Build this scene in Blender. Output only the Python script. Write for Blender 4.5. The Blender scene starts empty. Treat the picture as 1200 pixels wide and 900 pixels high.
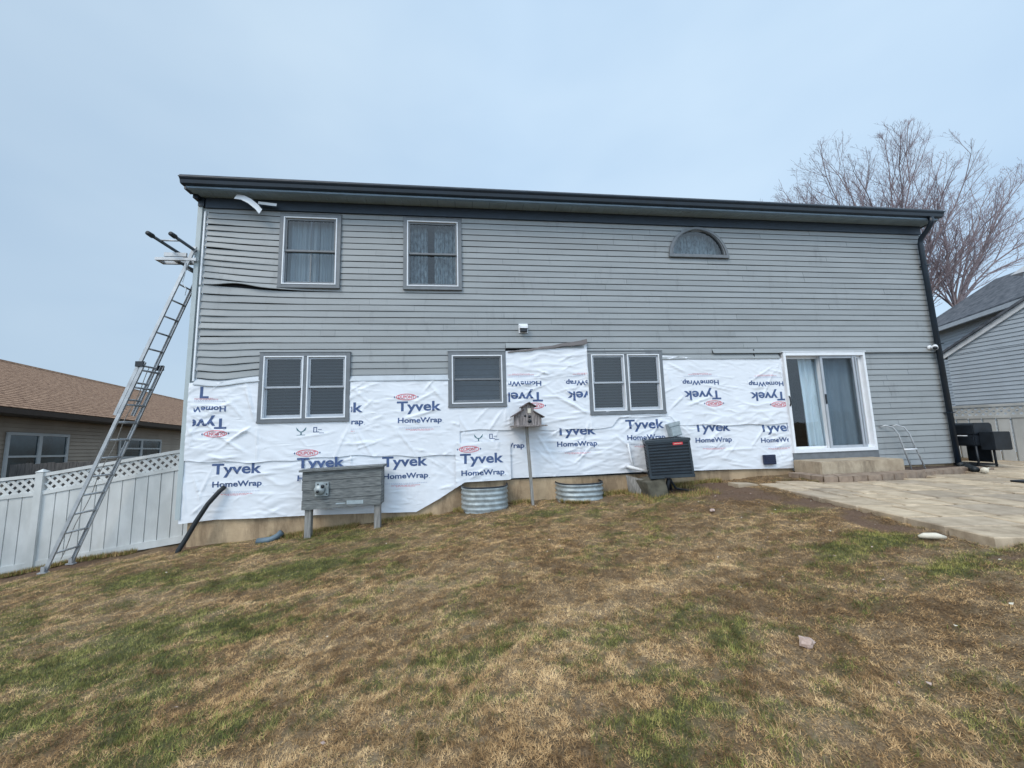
import bpy, bmesh, math, random
import numpy as np
from mathutils import Vector, Matrix, noise as mnoise
R = math.radians
random.seed(7)
rng = np.random.default_rng(11)
sc = bpy.context.scene
COL = sc.collection

# ------------------------------------------------------------------ camera
# world: X right along the house, Y into the house (its rear wall is Y = 0), Z up; the eye is at Z = 0
YAW, PITCH, ROLL, DIST = 0.121597, 0.120866, -0.029293, 7.1415
fw = Vector((math.sin(YAW)*math.cos(PITCH), math.cos(YAW)*math.cos(PITCH), math.sin(PITCH)))
rt = Vector((math.cos(YAW), -math.sin(YAW), 0)); up = rt.cross(fw)
r2 = rt*math.cos(ROLL) + up*math.sin(ROLL); u2 = -rt*math.sin(ROLL) + up*math.cos(ROLL)
cam = bpy.data.cameras.new('camera'); cam.sensor_width = 36; cam.lens = 448.0/1200*36
cam.clip_start = 0.05; cam.clip_end = 2000
camo = bpy.data.objects.new('camera', cam); COL.objects.link(camo)
m = Matrix((r2, u2, -fw)).transposed().to_4x4(); m.translation = (0, -DIST, 0)
camo.matrix_world = m; sc.camera = camo

# ------------------------------------------------------------------ sky, sun, exposure
SUN_EL, SUN_AZ = 46, 222           # degrees; azimuth clockwise from +Y
w = bpy.data.worlds.new('World'); sc.world = w; w.use_nodes = True
nt = w.node_tree; nt.nodes.clear()
def wn(t, **k):
    n = nt.nodes.new(t)
    for a, b in k.items(): setattr(n, a, b)
    return n
out = wn('ShaderNodeOutputWorld'); bg = wn('ShaderNodeBackground'); bg.inputs[1].default_value = 0.10
sky = wn('ShaderNodeTexSky', sky_type='NISHITA', sun_disc=False, sun_elevation=R(SUN_EL), sun_rotation=R(SUN_AZ),
         altitude=100, air_density=1.0, dust_density=4.0, ozone_density=2.0)
tc = wn('ShaderNodeTexCoord'); mp = wn('ShaderNodeMapping'); mp.inputs['Scale'].default_value = (1, 1, 2.2)
nz = wn('ShaderNodeTexNoise'); nz.inputs['Scale'].default_value = 1.3; nz.inputs['Detail'].default_value = 4
cr = wn('ShaderNodeValToRGB')
cr.color_ramp.elements[0].position = 0.32; cr.color_ramp.elements[0].color = (5.1, 6.95, 9.05, 1)
cr.color_ramp.elements[1].position = 0.68; cr.color_ramp.elements[1].color = (6.6, 8.35, 10.05, 1)
mx = wn('ShaderNodeMix', data_type='RGBA'); mx.inputs[0].default_value = 0.88
L = nt.links.new
L(tc.outputs['Generated'], mp.inputs[0]); L(mp.outputs[0], nz.inputs[0]); L(nz.outputs[0], cr.inputs[0])
# an overcast dome is brighter overhead and on the sun's side than low in the north
sx = wn('ShaderNodeSeparateXYZ'); L(tc.outputs['Generated'], sx.inputs[0])
mz = wn('ShaderNodeMapRange'); mz.inputs[1].default_value = .82; mz.inputs[2].default_value = 1.0; mz.inputs[3].default_value = 0; mz.inputs[4].default_value = .7; L(sx.outputs[2], mz.inputs[0])
my = wn('ShaderNodeMapRange'); my.inputs[1].default_value = .15; my.inputs[2].default_value = -.8; my.inputs[3].default_value = 0; my.inputs[4].default_value = 1.0; L(sx.outputs[1], my.inputs[0])
ad = wn('ShaderNodeMath', operation='ADD'); L(mz.outputs[0], ad.inputs[0]); L(my.outputs[0], ad.inputs[1])
mw = wn('ShaderNodeMapRange'); mw.inputs[1].default_value = .1; mw.inputs[2].default_value = -.75; mw.inputs[3].default_value = .92; mw.inputs[4].default_value = .74; L(sx.outputs[0], mw.inputs[0])
a1 = wn('ShaderNodeMath', operation='ADD'); L(ad.outputs[0], a1.inputs[0]); L(mw.outputs[0], a1.inputs[1])
sc_ = wn('ShaderNodeVectorMath', operation='SCALE'); L(cr.outputs[0], sc_.inputs[0]); L(a1.outputs[0], sc_.inputs['Scale'])
L(sky.outputs[0], mx.inputs[6]); L(sc_.outputs[0], mx.inputs[7]); L(mx.outputs[2], bg.inputs[0]); L(bg.outputs[0], out.inputs[0])
sun = bpy.data.lights.new('sun', 'SUN'); sun.energy = 1.5; sun.angle = R(26); sun.color = (1.0, 0.90, 0.77)
suno = bpy.data.objects.new('sun', sun); COL.objects.link(suno)
a, e = R(SUN_AZ), R(SUN_EL)
suno.rotation_euler = Vector((math.sin(a)*math.cos(e), math.cos(a)*math.cos(e), math.sin(e))).to_track_quat('Z', 'Y').to_euler()
sc.view_settings.view_transform = 'Standard'; sc.view_settings.look = 'None'
sc.view_settings.exposure = 0.25; sc.view_settings.gamma = 1.0; sc.view_settings.use_curve_mapping = False

# ------------------------------------------------------------------ numeric noise
_T = rng.random((256, 256))
def vn(x, y, s=0):
    x = np.asarray(x, float) + 17.3*s; y = np.asarray(y, float) + 9.7*s
    xi = np.floor(x).astype(int); yi = np.floor(y).astype(int); fx = x-xi; fy = y-yi
    fx = fx*fx*(3-2*fx); fy = fy*fy*(3-2*fy)
    a = _T[xi & 255, yi & 255]; b = _T[(xi+1) & 255, yi & 255]; c = _T[xi & 255, (yi+1) & 255]; d = _T[(xi+1) & 255, (yi+1) & 255]
    return (a*(1-fx)+b*fx)*(1-fy) + (c*(1-fx)+d*fx)*fy
def fbm(x, y, s=0, o=4):
    t = 0; A = 0.5
    for i in range(o):
        t = t + A*vn(x*2**i, y*2**i, s+i); A *= .5
    return t/(1-.5**o)
def sm(a, b, x):
    t = np.clip((np.asarray(x, float)-a)/(b-a), 0, 1); return t*t*(3-2*t)

# ------------------------------------------------------------------ materials
def mat(name, col, rough=.6, metal=0, var=.12, scale=6, detail=4, bump=0, bscale=60, stretch=(1, 1, 1), col2=None, spec=.5, ramp=(.35, .65), extra=None):
    M = bpy.data.materials.new(name); M.use_nodes = True; t = M.node_tree; N = t.nodes; b = N['Principled BSDF']
    b.inputs['Roughness'].default_value = rough; b.inputs['Metallic'].default_value = metal
    b.inputs['Specular IOR Level'].default_value = spec
    ge = N.new('ShaderNodeNewGeometry'); mpp = N.new('ShaderNodeMapping'); mpp.inputs['Scale'].default_value = stretch
    t.links.new(ge.outputs['Position'], mpp.inputs[0])
    n = N.new('ShaderNodeTexNoise'); n.inputs['Scale'].default_value = scale; n.inputs['Detail'].default_value = detail
    n.inputs['Roughness'].default_value = .6
    t.links.new(mpp.outputs[0], n.inputs[0])
    r = N.new('ShaderNodeValToRGB'); r.color_ramp.elements[0].position, r.color_ramp.elements[1].position = ramp
    c2 = col2 if col2 else tuple(min(1, c*(1+var)) for c in col)
    c1 = col if col2 else tuple(c*(1-var) for c in col)
    r.color_ramp.elements[0].color = (*c1, 1); r.color_ramp.elements[1].color = (*c2, 1)
    t.links.new(n.outputs[0], r.inputs[0]); t.links.new(r.outputs[0], b.inputs['Base Color'])
    if bump:
        n2 = N.new('ShaderNodeTexNoise'); n2.inputs['Scale'].default_value = bscale; n2.inputs['Detail'].default_value = 5
        t.links.new(mpp.outputs[0], n2.inputs[0])
        bm_ = N.new('ShaderNodeBump'); bm_.inputs['Strength'].default_value = bump; bm_.inputs['Distance'].default_value = .01
        t.links.new(n2.outputs[0], bm_.inputs['Height']); t.links.new(bm_.outputs[0], b.inputs['Normal'])
    M['r'] = 1
    return M
M = {}
M['siding'] = mat('grey vinyl siding', (.270, .288, .296), .55, var=.07, scale=1.6, detail=6, stretch=(.5, 1, 3), bump=.05, bscale=30)
# chalky weather streaks and grime specks on the vinyl
def grime(Mt, darkness, scale, pos):
    t = Mt.node_tree; N = t.nodes; b = N['Principled BSDF']; src = b.inputs['Base Color'].links[0].from_socket
    ge = N.new('ShaderNodeNewGeometry'); mpp = N.new('ShaderNodeMapping'); mpp.inputs['Scale'].default_value = (1, 1, .25)
    n = N.new('ShaderNodeTexNoise'); n.inputs['Scale'].default_value = scale; n.inputs['Detail'].default_value = 8; n.inputs['Roughness'].default_value = .75
    r = N.new('ShaderNodeValToRGB'); r.color_ramp.elements[0].position = pos; r.color_ramp.elements[1].position = pos+.14
    mxx = N.new('ShaderNodeMix'); mxx.data_type = 'RGBA'; mxx.blend_type = 'MULTIPLY'
    mu = N.new('ShaderNodeMath'); mu.operation = 'MULTIPLY'; mu.inputs[1].default_value = darkness
    t.links.new(ge.outputs['Position'], mpp.inputs[0]); t.links.new(mpp.outputs[0], n.inputs[0]); t.links.new(n.outputs[0], r.inputs[0])
    t.links.new(r.outputs[0], mu.inputs[0]); t.links.new(mu.outputs[0], mxx.inputs[0]); t.links.new(src, mxx.inputs[6])
    mxx.inputs[7].default_value = (.45, .43, .42, 1); t.links.new(mxx.outputs[2], b.inputs['Base Color'])
grime(M['siding'], .32, 5, .55)
def islands(Mt, lo, hi):
    t = Mt.node_tree; N = t.nodes; b = N['Principled BSDF']; src = b.inputs['Base Color'].links[0].from_socket
    ge = N.new('ShaderNodeNewGeometry'); r = N.new('ShaderNodeMapRange'); r.inputs[3].default_value = lo; r.inputs[4].default_value = hi
    v = N.new('ShaderNodeVectorMath'); v.operation = 'SCALE'; t.links.new(ge.outputs['Random Per Island'], r.inputs[0]); t.links.new(src, v.inputs[0]); t.links.new(r.outputs[0], v.inputs['Scale']); t.links.new(v.outputs[0], b.inputs['Base Color'])
islands(M['siding'], .93, 1.06)
M['lip'] = mat('sky-lightened pale vinyl', (.42, .46, .50), .5, var=.06)  # paler than siding: light on the upturned course is put into the colour
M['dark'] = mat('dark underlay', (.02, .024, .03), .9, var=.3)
M['gutter'] = mat('dark aluminium gutter', (.007, .016, .028), .42, var=.2, scale=3)
M['gutterlip'] = mat('grey blue fascia', (.20, .28, .36), .5, var=.1, scale=3)
M['soffit'] = mat('blue grey vented soffit', (.24, .31, .35), .6, var=.1, scale=4)
M['casing'] = mat('grey window casing', (.145, .158, .172), .5, var=.1, scale=8)
M['white'] = mat('white vinyl frame', (.72, .74, .77), .45, var=.04)
M['sash'] = mat('pale grey vinyl sash', (.36, .39, .43), .45, var=.06)
M['corner'] = mat('pale corner post', (.40, .45, .46), .5, var=.08, stretch=(1, 1, .3))
M['shingle_b'] = mat('brown asphalt shingles', (.18, .095, .055), .95, col2=(.40, .245, .155), scale=9, detail=5, stretch=(1, 1.0, 2.2), bump=.4, bscale=50)
M['shingle_g'] = mat('grey asphalt shingles', (.055, .065, .08), .95, col2=(.13, .14, .16), scale=5, detail=5, bump=.3)
M['nsiding'] = mat('neighbour tan siding', (.33, .27, .21), .6, var=.08, scale=2)
M['brown'] = mat('brown gutter', (.06, .05, .047), .5, var=.1)
M['nwhite'] = mat('white rake trim', (.70, .73, .76), .5)
M['gsiding'] = mat('neighbour grey siding', (.40, .45, .50), .6, var=.06, scale=2)
M['found'] = mat('tan parged foundation', (.34, .245, .15), .9, col2=(.50, .37, .235), scale=2.2, detail=8, bump=.5, bscale=25)
grime(M['found'], .75, 2.2, .47)
M['vinylfence'] = mat('weathered white vinyl', (.47, .48, .47), .5, col2=(.62, .63, .62), scale=2.5, detail=6, stretch=(1, 1, .5))
M['alu'] = mat('scuffed aluminium', (.44, .46, .48), .5, metal=.45, var=.15, scale=6)
M['galv'] = mat('galvanised corrugated steel', (.33, .37, .38), .5, metal=.35, var=.25, scale=9, detail=7)
M['oldwood'] = mat('weathered grey boards', (.05, .058, .062), .9, col2=(.235, .245, .24), scale=5, detail=8, stretch=(1.2, 1, 11), bump=.6, bscale=12, ramp=(.3, .68))
M['oldpost'] = mat('weathered post wood', (.16, .155, .145), .9, col2=(.30, .29, .27), scale=5, detail=8, stretch=(9, 9, 1), bump=.5, bscale=12)
M['fencewood'] = mat('dark weathered fence', (.06, .057, .055), .95, col2=(.12, .11, .105), scale=4, stretch=(6, 6, 1))
M['birdwood'] = mat('birdhouse planks', (.12, .105, .10), .9, col2=(.34, .30, .29), scale=7, detail=7, stretch=(8, 8, 1), bump=.4, bscale=20)
M['birdroof'] = mat('birdhouse roof', (.045, .035, .035), .9, col2=(.13, .10, .10), scale=12)
M['black'] = mat('black painted metal', (.010, .014, .020), .5, var=.3)
M['acdark'] = mat('dark louvred steel', (.016, .028, .040), .45, var=.25, scale=8)
M['acedge'] = mat('faded cabinet edge', (.022, .034, .045), .5, var=.2)
M['red'] = mat('red badge', (.52, .035, .045), .5, var=.08)
M['black_rubber'] = mat('black corrugated plastic', (.011, .015, .019), .6, var=.25)
M['concrete'] = mat('aged concrete', (.30, .235, .165), .9, col2=(.45, .37, .27), scale=4, detail=9, bump=.5, bscale=40)
grime(M['concrete'], .6, 4, .5)
M['pad'] = mat('mossy concrete', (.06, .055, .04), .95, col2=(.13, .12, .09), scale=6, bump=.5)
M['brick'] = mat('dark brown edging block', (.19, .14, .105), .9, col2=(.32, .245, .185), scale=7, detail=7, bump=.4)
M['paver'] = None; M['eave_shade'] = mat('dark blue grey frieze', (.022, .036, .055), .6, var=.1)
M['stone'] = mat('pinkish stone', (.34, .24, .20), .9, col2=(.52, .40, .34), scale=30, bump=.4)
M['cream'] = mat('pale cream', (.62, .57, .47), .6, var=.12, scale=20)
M['doorcurtain'] = mat('pale blue door curtain', (.55, .64, .70), .9, var=.08, scale=4, stretch=(6, 1, .6))
M['curtain'] = mat('pale grey curtain', (.46, .50, .52), .9, var=.08, scale=4, stretch=(6, 1, .6))
M['curtain_reflection'] = mat('mottled curtain and tree reflection', (.085, .11, .13), .9, col2=(.42, .48, .50), scale=9, detail=8, stretch=(3, 1, 1), ramp=(.36, .62))  # mottled tone; in the half round window it paints reflected trees
M['blind'] = mat('horizontal blinds', (.13, .16, .20), .6, var=.08)
M['darkblind'] = mat('dark shade', (.045, .06, .08), .8, var=.2, scale=9)
M['greycurtain'] = mat('grey blue drape', (.20, .26, .31), .9, var=.1, scale=5, stretch=(5, 1, .6))
M['steelblue'] = mat('grey utility box', (.30, .35, .37), .5, var=.15, scale=20)
M['navy'] = mat('navy plastic cover', (.012, .020, .055), .5, var=.15)
M['blueprint'] = mat('blue ink', (.055, .095, .215), .7, var=.08)
M['redprint'] = mat('red ink', (.62, .17, .21), .7, var=.08)
M['greyprint'] = mat('pale blue fine print', (.42, .46, .58), .7, var=.05)
M['tealprint'] = mat('teal ink', (.03, .12, .15), .7, var=.08)
M['tank'] = mat('white propane tank', (.55, .60, .64), .35, var=.08)
M['brownflap'] = mat('grey brown backing paper', (.12, .11, .11), .8, var=.15)
M['bark'] = mat('pinkish grey bark', (.17, .135, .145), .9, col2=(.29, .24, .25), scale=8)
M['twig'] = mat('reddish twigs', (.25, .195, .215), .9, var=.15)
M['lawnlitter'] = mat('dry leaf', (.20, .13, .08), .9, var=.2)

# wrap: bright spun sheet with fine creases
def wrap_mat():
    Mt = mat('white house wrap', (.71, .735, .78), .5, var=.03, scale=3)
    t = Mt.node_tree; N = t.nodes; b = N['Principled BSDF']
    ge = N.new('ShaderNodeNewGeometry'); mp1 = N.new('ShaderNodeMapping'); mp1.inputs['Rotation'].default_value = (0, .5, 0); mp1.inputs['Scale'].default_value = (1.1, 1, 3.0)
    n = N.new('ShaderNodeTexNoise'); n.noise_type = 'RIDGED_MULTIFRACTAL' if hasattr(n, 'noise_type') else None
    n.inputs['Scale'].default_value = 2.6; n.inputs['Detail'].default_value = 5; n.inputs['Distortion'].default_value = .8
    bm_ = N.new('ShaderNodeBump'); bm_.inputs['Strength'].default_value = .55; bm_.inputs['Distance'].default_value = .02
    t.links.new(ge.outputs['Position'], mp1.inputs[0]); t.links.new(mp1.outputs[0], n.inputs[0]); t.links.new(n.outputs[0], bm_.inputs['Height'])
    t.links.new(bm_.outputs[0], b.inputs['Normal'])
    return Mt
M['wrap'] = wrap_mat()

def glass_mat(name, tint, rough=.02, ior=1.5):
    Mt = bpy.data.materials.new(name); Mt.use_nodes = True; t = Mt.node_tree; N = t.nodes; N.clear()
    o = N.new('ShaderNodeOutputMaterial'); mxs = N.new('ShaderNodeMixShader'); tr = N.new('ShaderNodeBsdfTransparent'); gl = N.new('ShaderNodeBsdfGlossy')
    tr.inputs[0].default_value = (*tint, 1); gl.inputs['Roughness'].default_value = rough
    lw = N.new('ShaderNodeLayerWeight'); lw.inputs[0].default_value = .5
    pw_ = N.new('ShaderNodeMath'); pw_.operation = 'POWER'; pw_.inputs[1].default_value = 4.0; t.links.new(lw.outputs['Facing'], pw_.inputs[0])
    fr = N.new('ShaderNodeMath'); fr.operation = 'MULTIPLY_ADD'; fr.inputs[1].default_value = .9; fr.inputs[2].default_value = .07 if ior > 1.4 else .02; t.links.new(pw_.outputs[0], fr.inputs[0])
    ge = N.new('ShaderNodeNewGeometry'); n = N.new('ShaderNodeTexNoise'); n.inputs['Scale'].default_value = 2.5
    bm_ = N.new('ShaderNodeBump'); bm_.inputs['Strength'].default_value = .06; bm_.inputs['Distance'].default_value = .02
    t.links.new(ge.outputs['Position'], n.inputs[0]); t.links.new(n.outputs[0], bm_.inputs['Height']); t.links.new(bm_.outputs[0], gl.inputs['Normal'])
    t.links.new(fr.outputs[0], mxs.inputs[0]); t.links.new(tr.outputs[0], mxs.inputs[1]); t.links.new(gl.outputs[0], mxs.inputs[2]); t.links.new(mxs.outputs[0], o.inputs[0])
    return Mt
M['glass'] = glass_mat('window glass', (.54, .60, .64))
M['glass_l'] = glass_mat('clear door glass', (.85, .9, .92))
M['screen'] = glass_mat('insect screen', (.56, .60, .64), .5, 1.3)

# ------------------------------------------------------------------ mesh builder
class MB:
    def __init__(s): s.v = []; s.f = []; s.mi = []; s.sm = []
    def add(s, vs, fs, mi=0, smooth=False):
        o = len(s.v); s.v += [tuple(map(float, p)) for p in vs]; s.f += [tuple(i+o for i in f) for f in fs]
        s.mi += [mi]*len(fs); s.sm += [smooth]*len(fs); return s
    def box(s, x0, x1, y0, y1, z0, z1, mi=0, T=None):
        vs = [(x, y, z) for z in (z0, z1) for y in (y0, y1) for x in (x0, x1)]
        if T is not None: vs = [T(Vector(p)) for p in vs]
        return s.add(vs, [(0, 2, 3, 1), (4, 5, 7, 6), (0, 1, 5, 4), (2, 6, 7, 3), (0, 4, 6, 2), (1, 3, 7, 5)], mi)
    def hexa(s, pts, mi=0):   # 8 points, bottom four then top four, in order
        return s.add(pts, [(3, 2, 1, 0), (4, 5, 6, 7), (0, 1, 5, 4), (1, 2, 6, 5), (2, 3, 7, 6), (3, 0, 4, 7)], mi)
    def tube(s, pts, r, n=8, mi=0, cap=True, flat=None):
        pts = [Vector(p) for p in pts]; rs = r if isinstance(r, (list, tuple)) else [r]*len(pts)
        vs = []; prev = None
        for i, p in enumerate(pts):
            d = (pts[min(i+1, len(pts)-1)]-pts[max(i-1, 0)]).normalized()
            if prev is None:
                ref = Vector((0, 0, 1)) if abs(d.z) < .9 else Vector((0, 1, 0)); a = d.cross(ref).normalized()
            else: a = (prev - d*prev.dot(d)).normalized()
            prev = a; b = d.cross(a)
            for k in range(n):
                t = 2*math.pi*(k+.5)/n; vs.append(p + (a*math.cos(t)*(flat[0] if flat else 1) + b*math.sin(t)*(flat[1] if flat else 1))*rs[i])
        fs = [(i*n+k, i*n+(k+1) % n, (i+1)*n+(k+1) % n, (i+1)*n+k) for i in range(len(pts)-1) for k in range(n)]
        if cap: fs += [tuple(reversed(range(n))), tuple(range((len(pts)-1)*n, len(pts)*n))]
        return s.add(vs, fs, mi, n > 5)
    def extrude_x(s, prof, x0, x1, mi=0, seg=1):   # closed profile of (y, z) swept along X
        n = len(prof); vs = [(x0+(x1-x0)*i/seg, y, z) for i in range(seg+1) for y, z in prof]
        fs = [(i*n+k, i*n+(k+1) % n, (i+1)*n+(k+1) % n, (i+1)*n+k) for i in range(seg) for k in range(n)]
        fs += [tuple(reversed(range(n))), tuple(range(seg*n, seg*n+n))]
        return s.add(vs, fs, mi)
    def ellipsoid(s, c, r, n=10, mi=0, T=None):
        vs = []; fs = []
        for i in range(n+1):
            a = math.pi*i/n
            for k in range(n*2):
                b = math.pi*k/n; p = Vector((c[0]+r[0]*math.sin(a)*math.cos(b), c[1]+r[1]*math.sin(a)*math.sin(b), c[2]+r[2]*math.cos(a)))
                vs.append(T(p) if T else p)
        for i in range(n):
            for k in range(n*2): fs.append((i*n*2+k, i*n*2+(k+1) % (n*2), (i+1)*n*2+(k+1) % (n*2), (i+1)*n*2+k))
        return s.add(vs, fs, mi, True)
    def build(s, name, mats, parent=None, bevel=0):
        me = bpy.data.meshes.new(name); me.from_pydata(s.v, [], s.f)
        for mm in (mats if isinstance(mats, (list, tuple)) else [mats]): me.materials.append(mm)
        me.polygons.foreach_set('material_index', s.mi); me.polygons.foreach_set('use_smooth', s.sm); me.update()
        if bevel:
            bm = bmesh.new(); bm.from_mesh(me)
            bmesh.ops.bevel(bm, geom=[e for e in bm.edges if len(e.link_faces) == 2 and e.calc_face_angle(0) > .6], offset=bevel, segments=2, affect='EDGES')
            bm.to_mesh(me); bm.free()
        o = bpy.data.objects.new(name, me); COL.objects.link(o)
        if parent: o.parent = parent
        return o
def tag(o, label=None, cat=None, group=None, kind=None):
    for k, v in (('label', label), ('category', cat), ('group', group), ('kind', kind)):
        if v: o[k] = v
    return o
def empty(name, label, cat, group=None):
    o = bpy.data.objects.new(name, None); COL.objects.link(o); o.empty_display_size = .2
    return tag(o, label, cat, group)
def place(o, base):     # an Empty moved to the thing's base; children keep world coordinates
    o.location = base
    for c in o.children: c.matrix_parent_inverse = Matrix.Translation(base).inverted()
    return o

# ------------------------------------------------------------------ the ground
ZX = [-40, -12, -8, -6.5, -4.6, -3.5, -2.65, -.7, .3, 1.2, 2.4, 4.1, 6, 20]
ZZ = [-2.7, -2.4, -2.2, -1.98, -1.76, -1.70, -1.62, -1.46, -1.34, -1.30, -1.25, -1.125, -1.05, -1.05]
def g0(x, y):
    x = np.asarray(x, float); y = np.asarray(y, float)
    s = np.interp(x, [2, 5], [.03, .006]); return np.interp(x, ZX, ZZ) + s*np.clip(y, -9, 0)
PATIO = [(5.15, -.80), (5.0, -1.7), (4.85, -2.7), (4.60, -4.16), (4.93, -4.21), (4.98, -3.88), (5.6, -3.98), (16, -5.6), (16, 1.2), (10.7, 1.2), (10.6, -.45), (9.9, -.5), (9.2, -.55), (7.9, -.9), (6.2, -1.0), (5.9, -.45)]
def in_poly(x, y, P):
    c = np.zeros(np.shape(x), bool); j = len(P)-1
    for i in range(len(P)):
        xi, yi = P[i]; xj, yj = P[j]
        c ^= ((yi > y) != (yj > y)) & (x < (xj-xi)*(y-yi)/((yj-yi) or 1e-9)+xi); j = i
    return c
GREEN = [(-2.6, -2.0, .7, .35, 1), (-2.05, -1.9, .6, .3, 1), (-2.8, -3.2, .6, .35, .9), (-2.3, -3.65, .4, .25, .9), (-3.4, -3.35, .6, .35, .8), (-2.5, -4.2, .6, .4, .8),
         (-1.95, -3.3, .5, .35, .7), (-1.4, -1.5, .5, .25, .8), (-1.45, -4.6, .35, .3, .7), (3.4, -3.6, .3, .18, .9), (3.95, -4.28, .3, .16, 1.1), (4.1, -3.5, .45, .22, .9),
         (1.8, -4.68, .3, .22, .8), (.95, -5.1, .35, .25, .45), (2.5, -5.5, .5, .3, .35), (2.45, -5.1, .35, .2, .5), (1.4, -1.0, 1.1, .3, .6), (-4.7, -2.3, .9, .5, .5), (-4.1, -1.6, .8, .4, .5),
         (-2.0, -.7, .9, .25, .5), (2.2, -.75, .7, .2, .5), (-3.6, -5.3, .9, .6, .6), (0.4, -6.2, .9, .5, .5), (-7, -4, 2, 1.2, .5), (-5, -8, 2, 1.5, .6), (4, -8, 2, 1.5, .6), (9, -7, 3, 1.6, .6), (-2.2, -.25, .5, .12, 1)]
STRAW = [(-3.55, -1.97, .5, .25, .8), (.78, -4.33, .5, .4, .8), (.48, -4.6, .4, .3, .8), (.7, -5.0, .4, .25, .6), (1.4, -5.3, .5, .2, .5), (3.4, -4.9, .4, .2, .5), (0, -3.8, .5, .3, .6), (-4.5, -1.8, .5, .2, .6), (-1, -5.4, .5, .3, .6)]
DIRT = [(4.2, -.45, .8, .55, 1.2), (4.3, -1.3, .6, .6, 1.0), (4.75, -2.2, .28, .7, 1.0), (4.55, -3.3, .20, .8, .9), (4.6, -4.35, .8, .12, .7), (3.4, -1.7, .6, .4, .6), (-6.6, .3, 1.6, .45, 1.0), (-4.6, .2, .5, .3, 1)]
def blobs(x, y, Bl, s):
    wx = x + .55*(fbm(x*1.7, y*1.7, s)-.5); wy = y + .55*(fbm(x*1.7, y*1.7, s+5)-.5); t = 0
    for cx, cy, rx, ry, k in Bl: t = np.maximum(t, k*np.exp(-((wx-cx)/rx)**2 - ((wy-cy)/ry)**2))
    return t
def lawn(x, y):
    x = np.asarray(x, float); y = np.asarray(y, float)
    n1 = fbm(x*.9, y*1.6, 30, 4); n2 = fbm(x*4, y*6, 31, 4); n3 = fbm(x*14, y*18, 32, 3)
    gr = blobs(x, y, GREEN, 3)*.80 + (n1-.5)*1.0 + (n2-.5)*1.2 + (n3-.5)*1.1 + .09 + .14*sm(1, -4, x)
    st = blobs(x, y, STRAW, 7)*.42 + .30 + (fbm(x*1.3+4, y*2+7, 36, 4)-.5)*1.3 + (fbm(x*4, y*7, 40, 3)-.5)*1.3 + (fbm(x*13, y*19, 43, 2)-.5)*.9
    dr = blobs(x, y, DIRT, 5)
    dr = sm(.35, .75, dr + (n2-.5)*.6 + (n3-.5)*.3)
    return np.clip(.85*sm(.0, .95, gr)*(1-dr*.85), 0, 1), np.clip(st, 0, 1), dr
def g(x, y):
    return g0(x, y) + (fbm(np.asarray(x)*1.3, np.asarray(y)*1.3, 50, 3)-.5)*.05
def axis(lo, hi, f, far):
    a = list(np.arange(lo, hi, f)); st = f; v = hi
    while v < far: a.append(v); st *= 1.35; v += st
    a.append(far); st = f; v = lo-f; b = []
    while v > -far: b.append(v); st *= 1.35; v -= st
    b.append(-far); return np.array(sorted(set(b+a)))
gx = axis(-8.5, 9.0, .05, 500); gy = axis(-8.2, 1.0, .05, 500)
XX, YY = np.meshgrid(gx, gy); fade = sm(14, 9, np.abs(XX))*sm(12, 9, np.abs(YY+2))
ZG = g(XX, YY) + fade*((fbm(XX*5, YY*5, 60, 4)-.5)*.065 + (fbm(XX*22, YY*22, 61, 2)-.5)*.030)
ZG = ZG - .20*in_poly(XX, YY, PATIO) - .03*blobs(XX, YY, [(-6.6, .45, 1.9, .3, 1)], 5)
me = bpy.data.meshes.new('ground'); nx, ny = len(gx), len(gy)
co = np.stack([XX.ravel(), YY.ravel(), ZG.ravel()], 1)
idx = np.arange(nx*ny).reshape(ny, nx); q = np.stack([idx[:-1, :-1], idx[:-1, 1:], idx[1:, 1:], idx[1:, :-1]], -1).reshape(-1, 4)
def fill_mesh(me, co, q):
    k = q.shape[1]; me.vertices.add(len(co)); me.vertices.foreach_set('co', co.astype(np.float32).ravel())
    me.loops.add(q.size); me.loops.foreach_set('vertex_index', q.astype(np.int32).ravel())
    me.polygons.add(len(q)); me.polygons.foreach_set('loop_start', np.arange(0, q.size, k, dtype=np.int32))
    me.update(calc_edges=True)
def attr(me, n, d):
    A = me.attributes.new(n, 'FLOAT', 'POINT'); A.data.foreach_set('value', np.asarray(d, np.float32).ravel())
fill_mesh(me, co, q); me.polygons.foreach_set('use_smooth', np.ones(len(q), bool))
A_, B_, C_ = lawn(XX, YY); attr(me, 'green', A_); attr(me, 'straw', B_); attr(me, 'dirt', C_)
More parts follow.
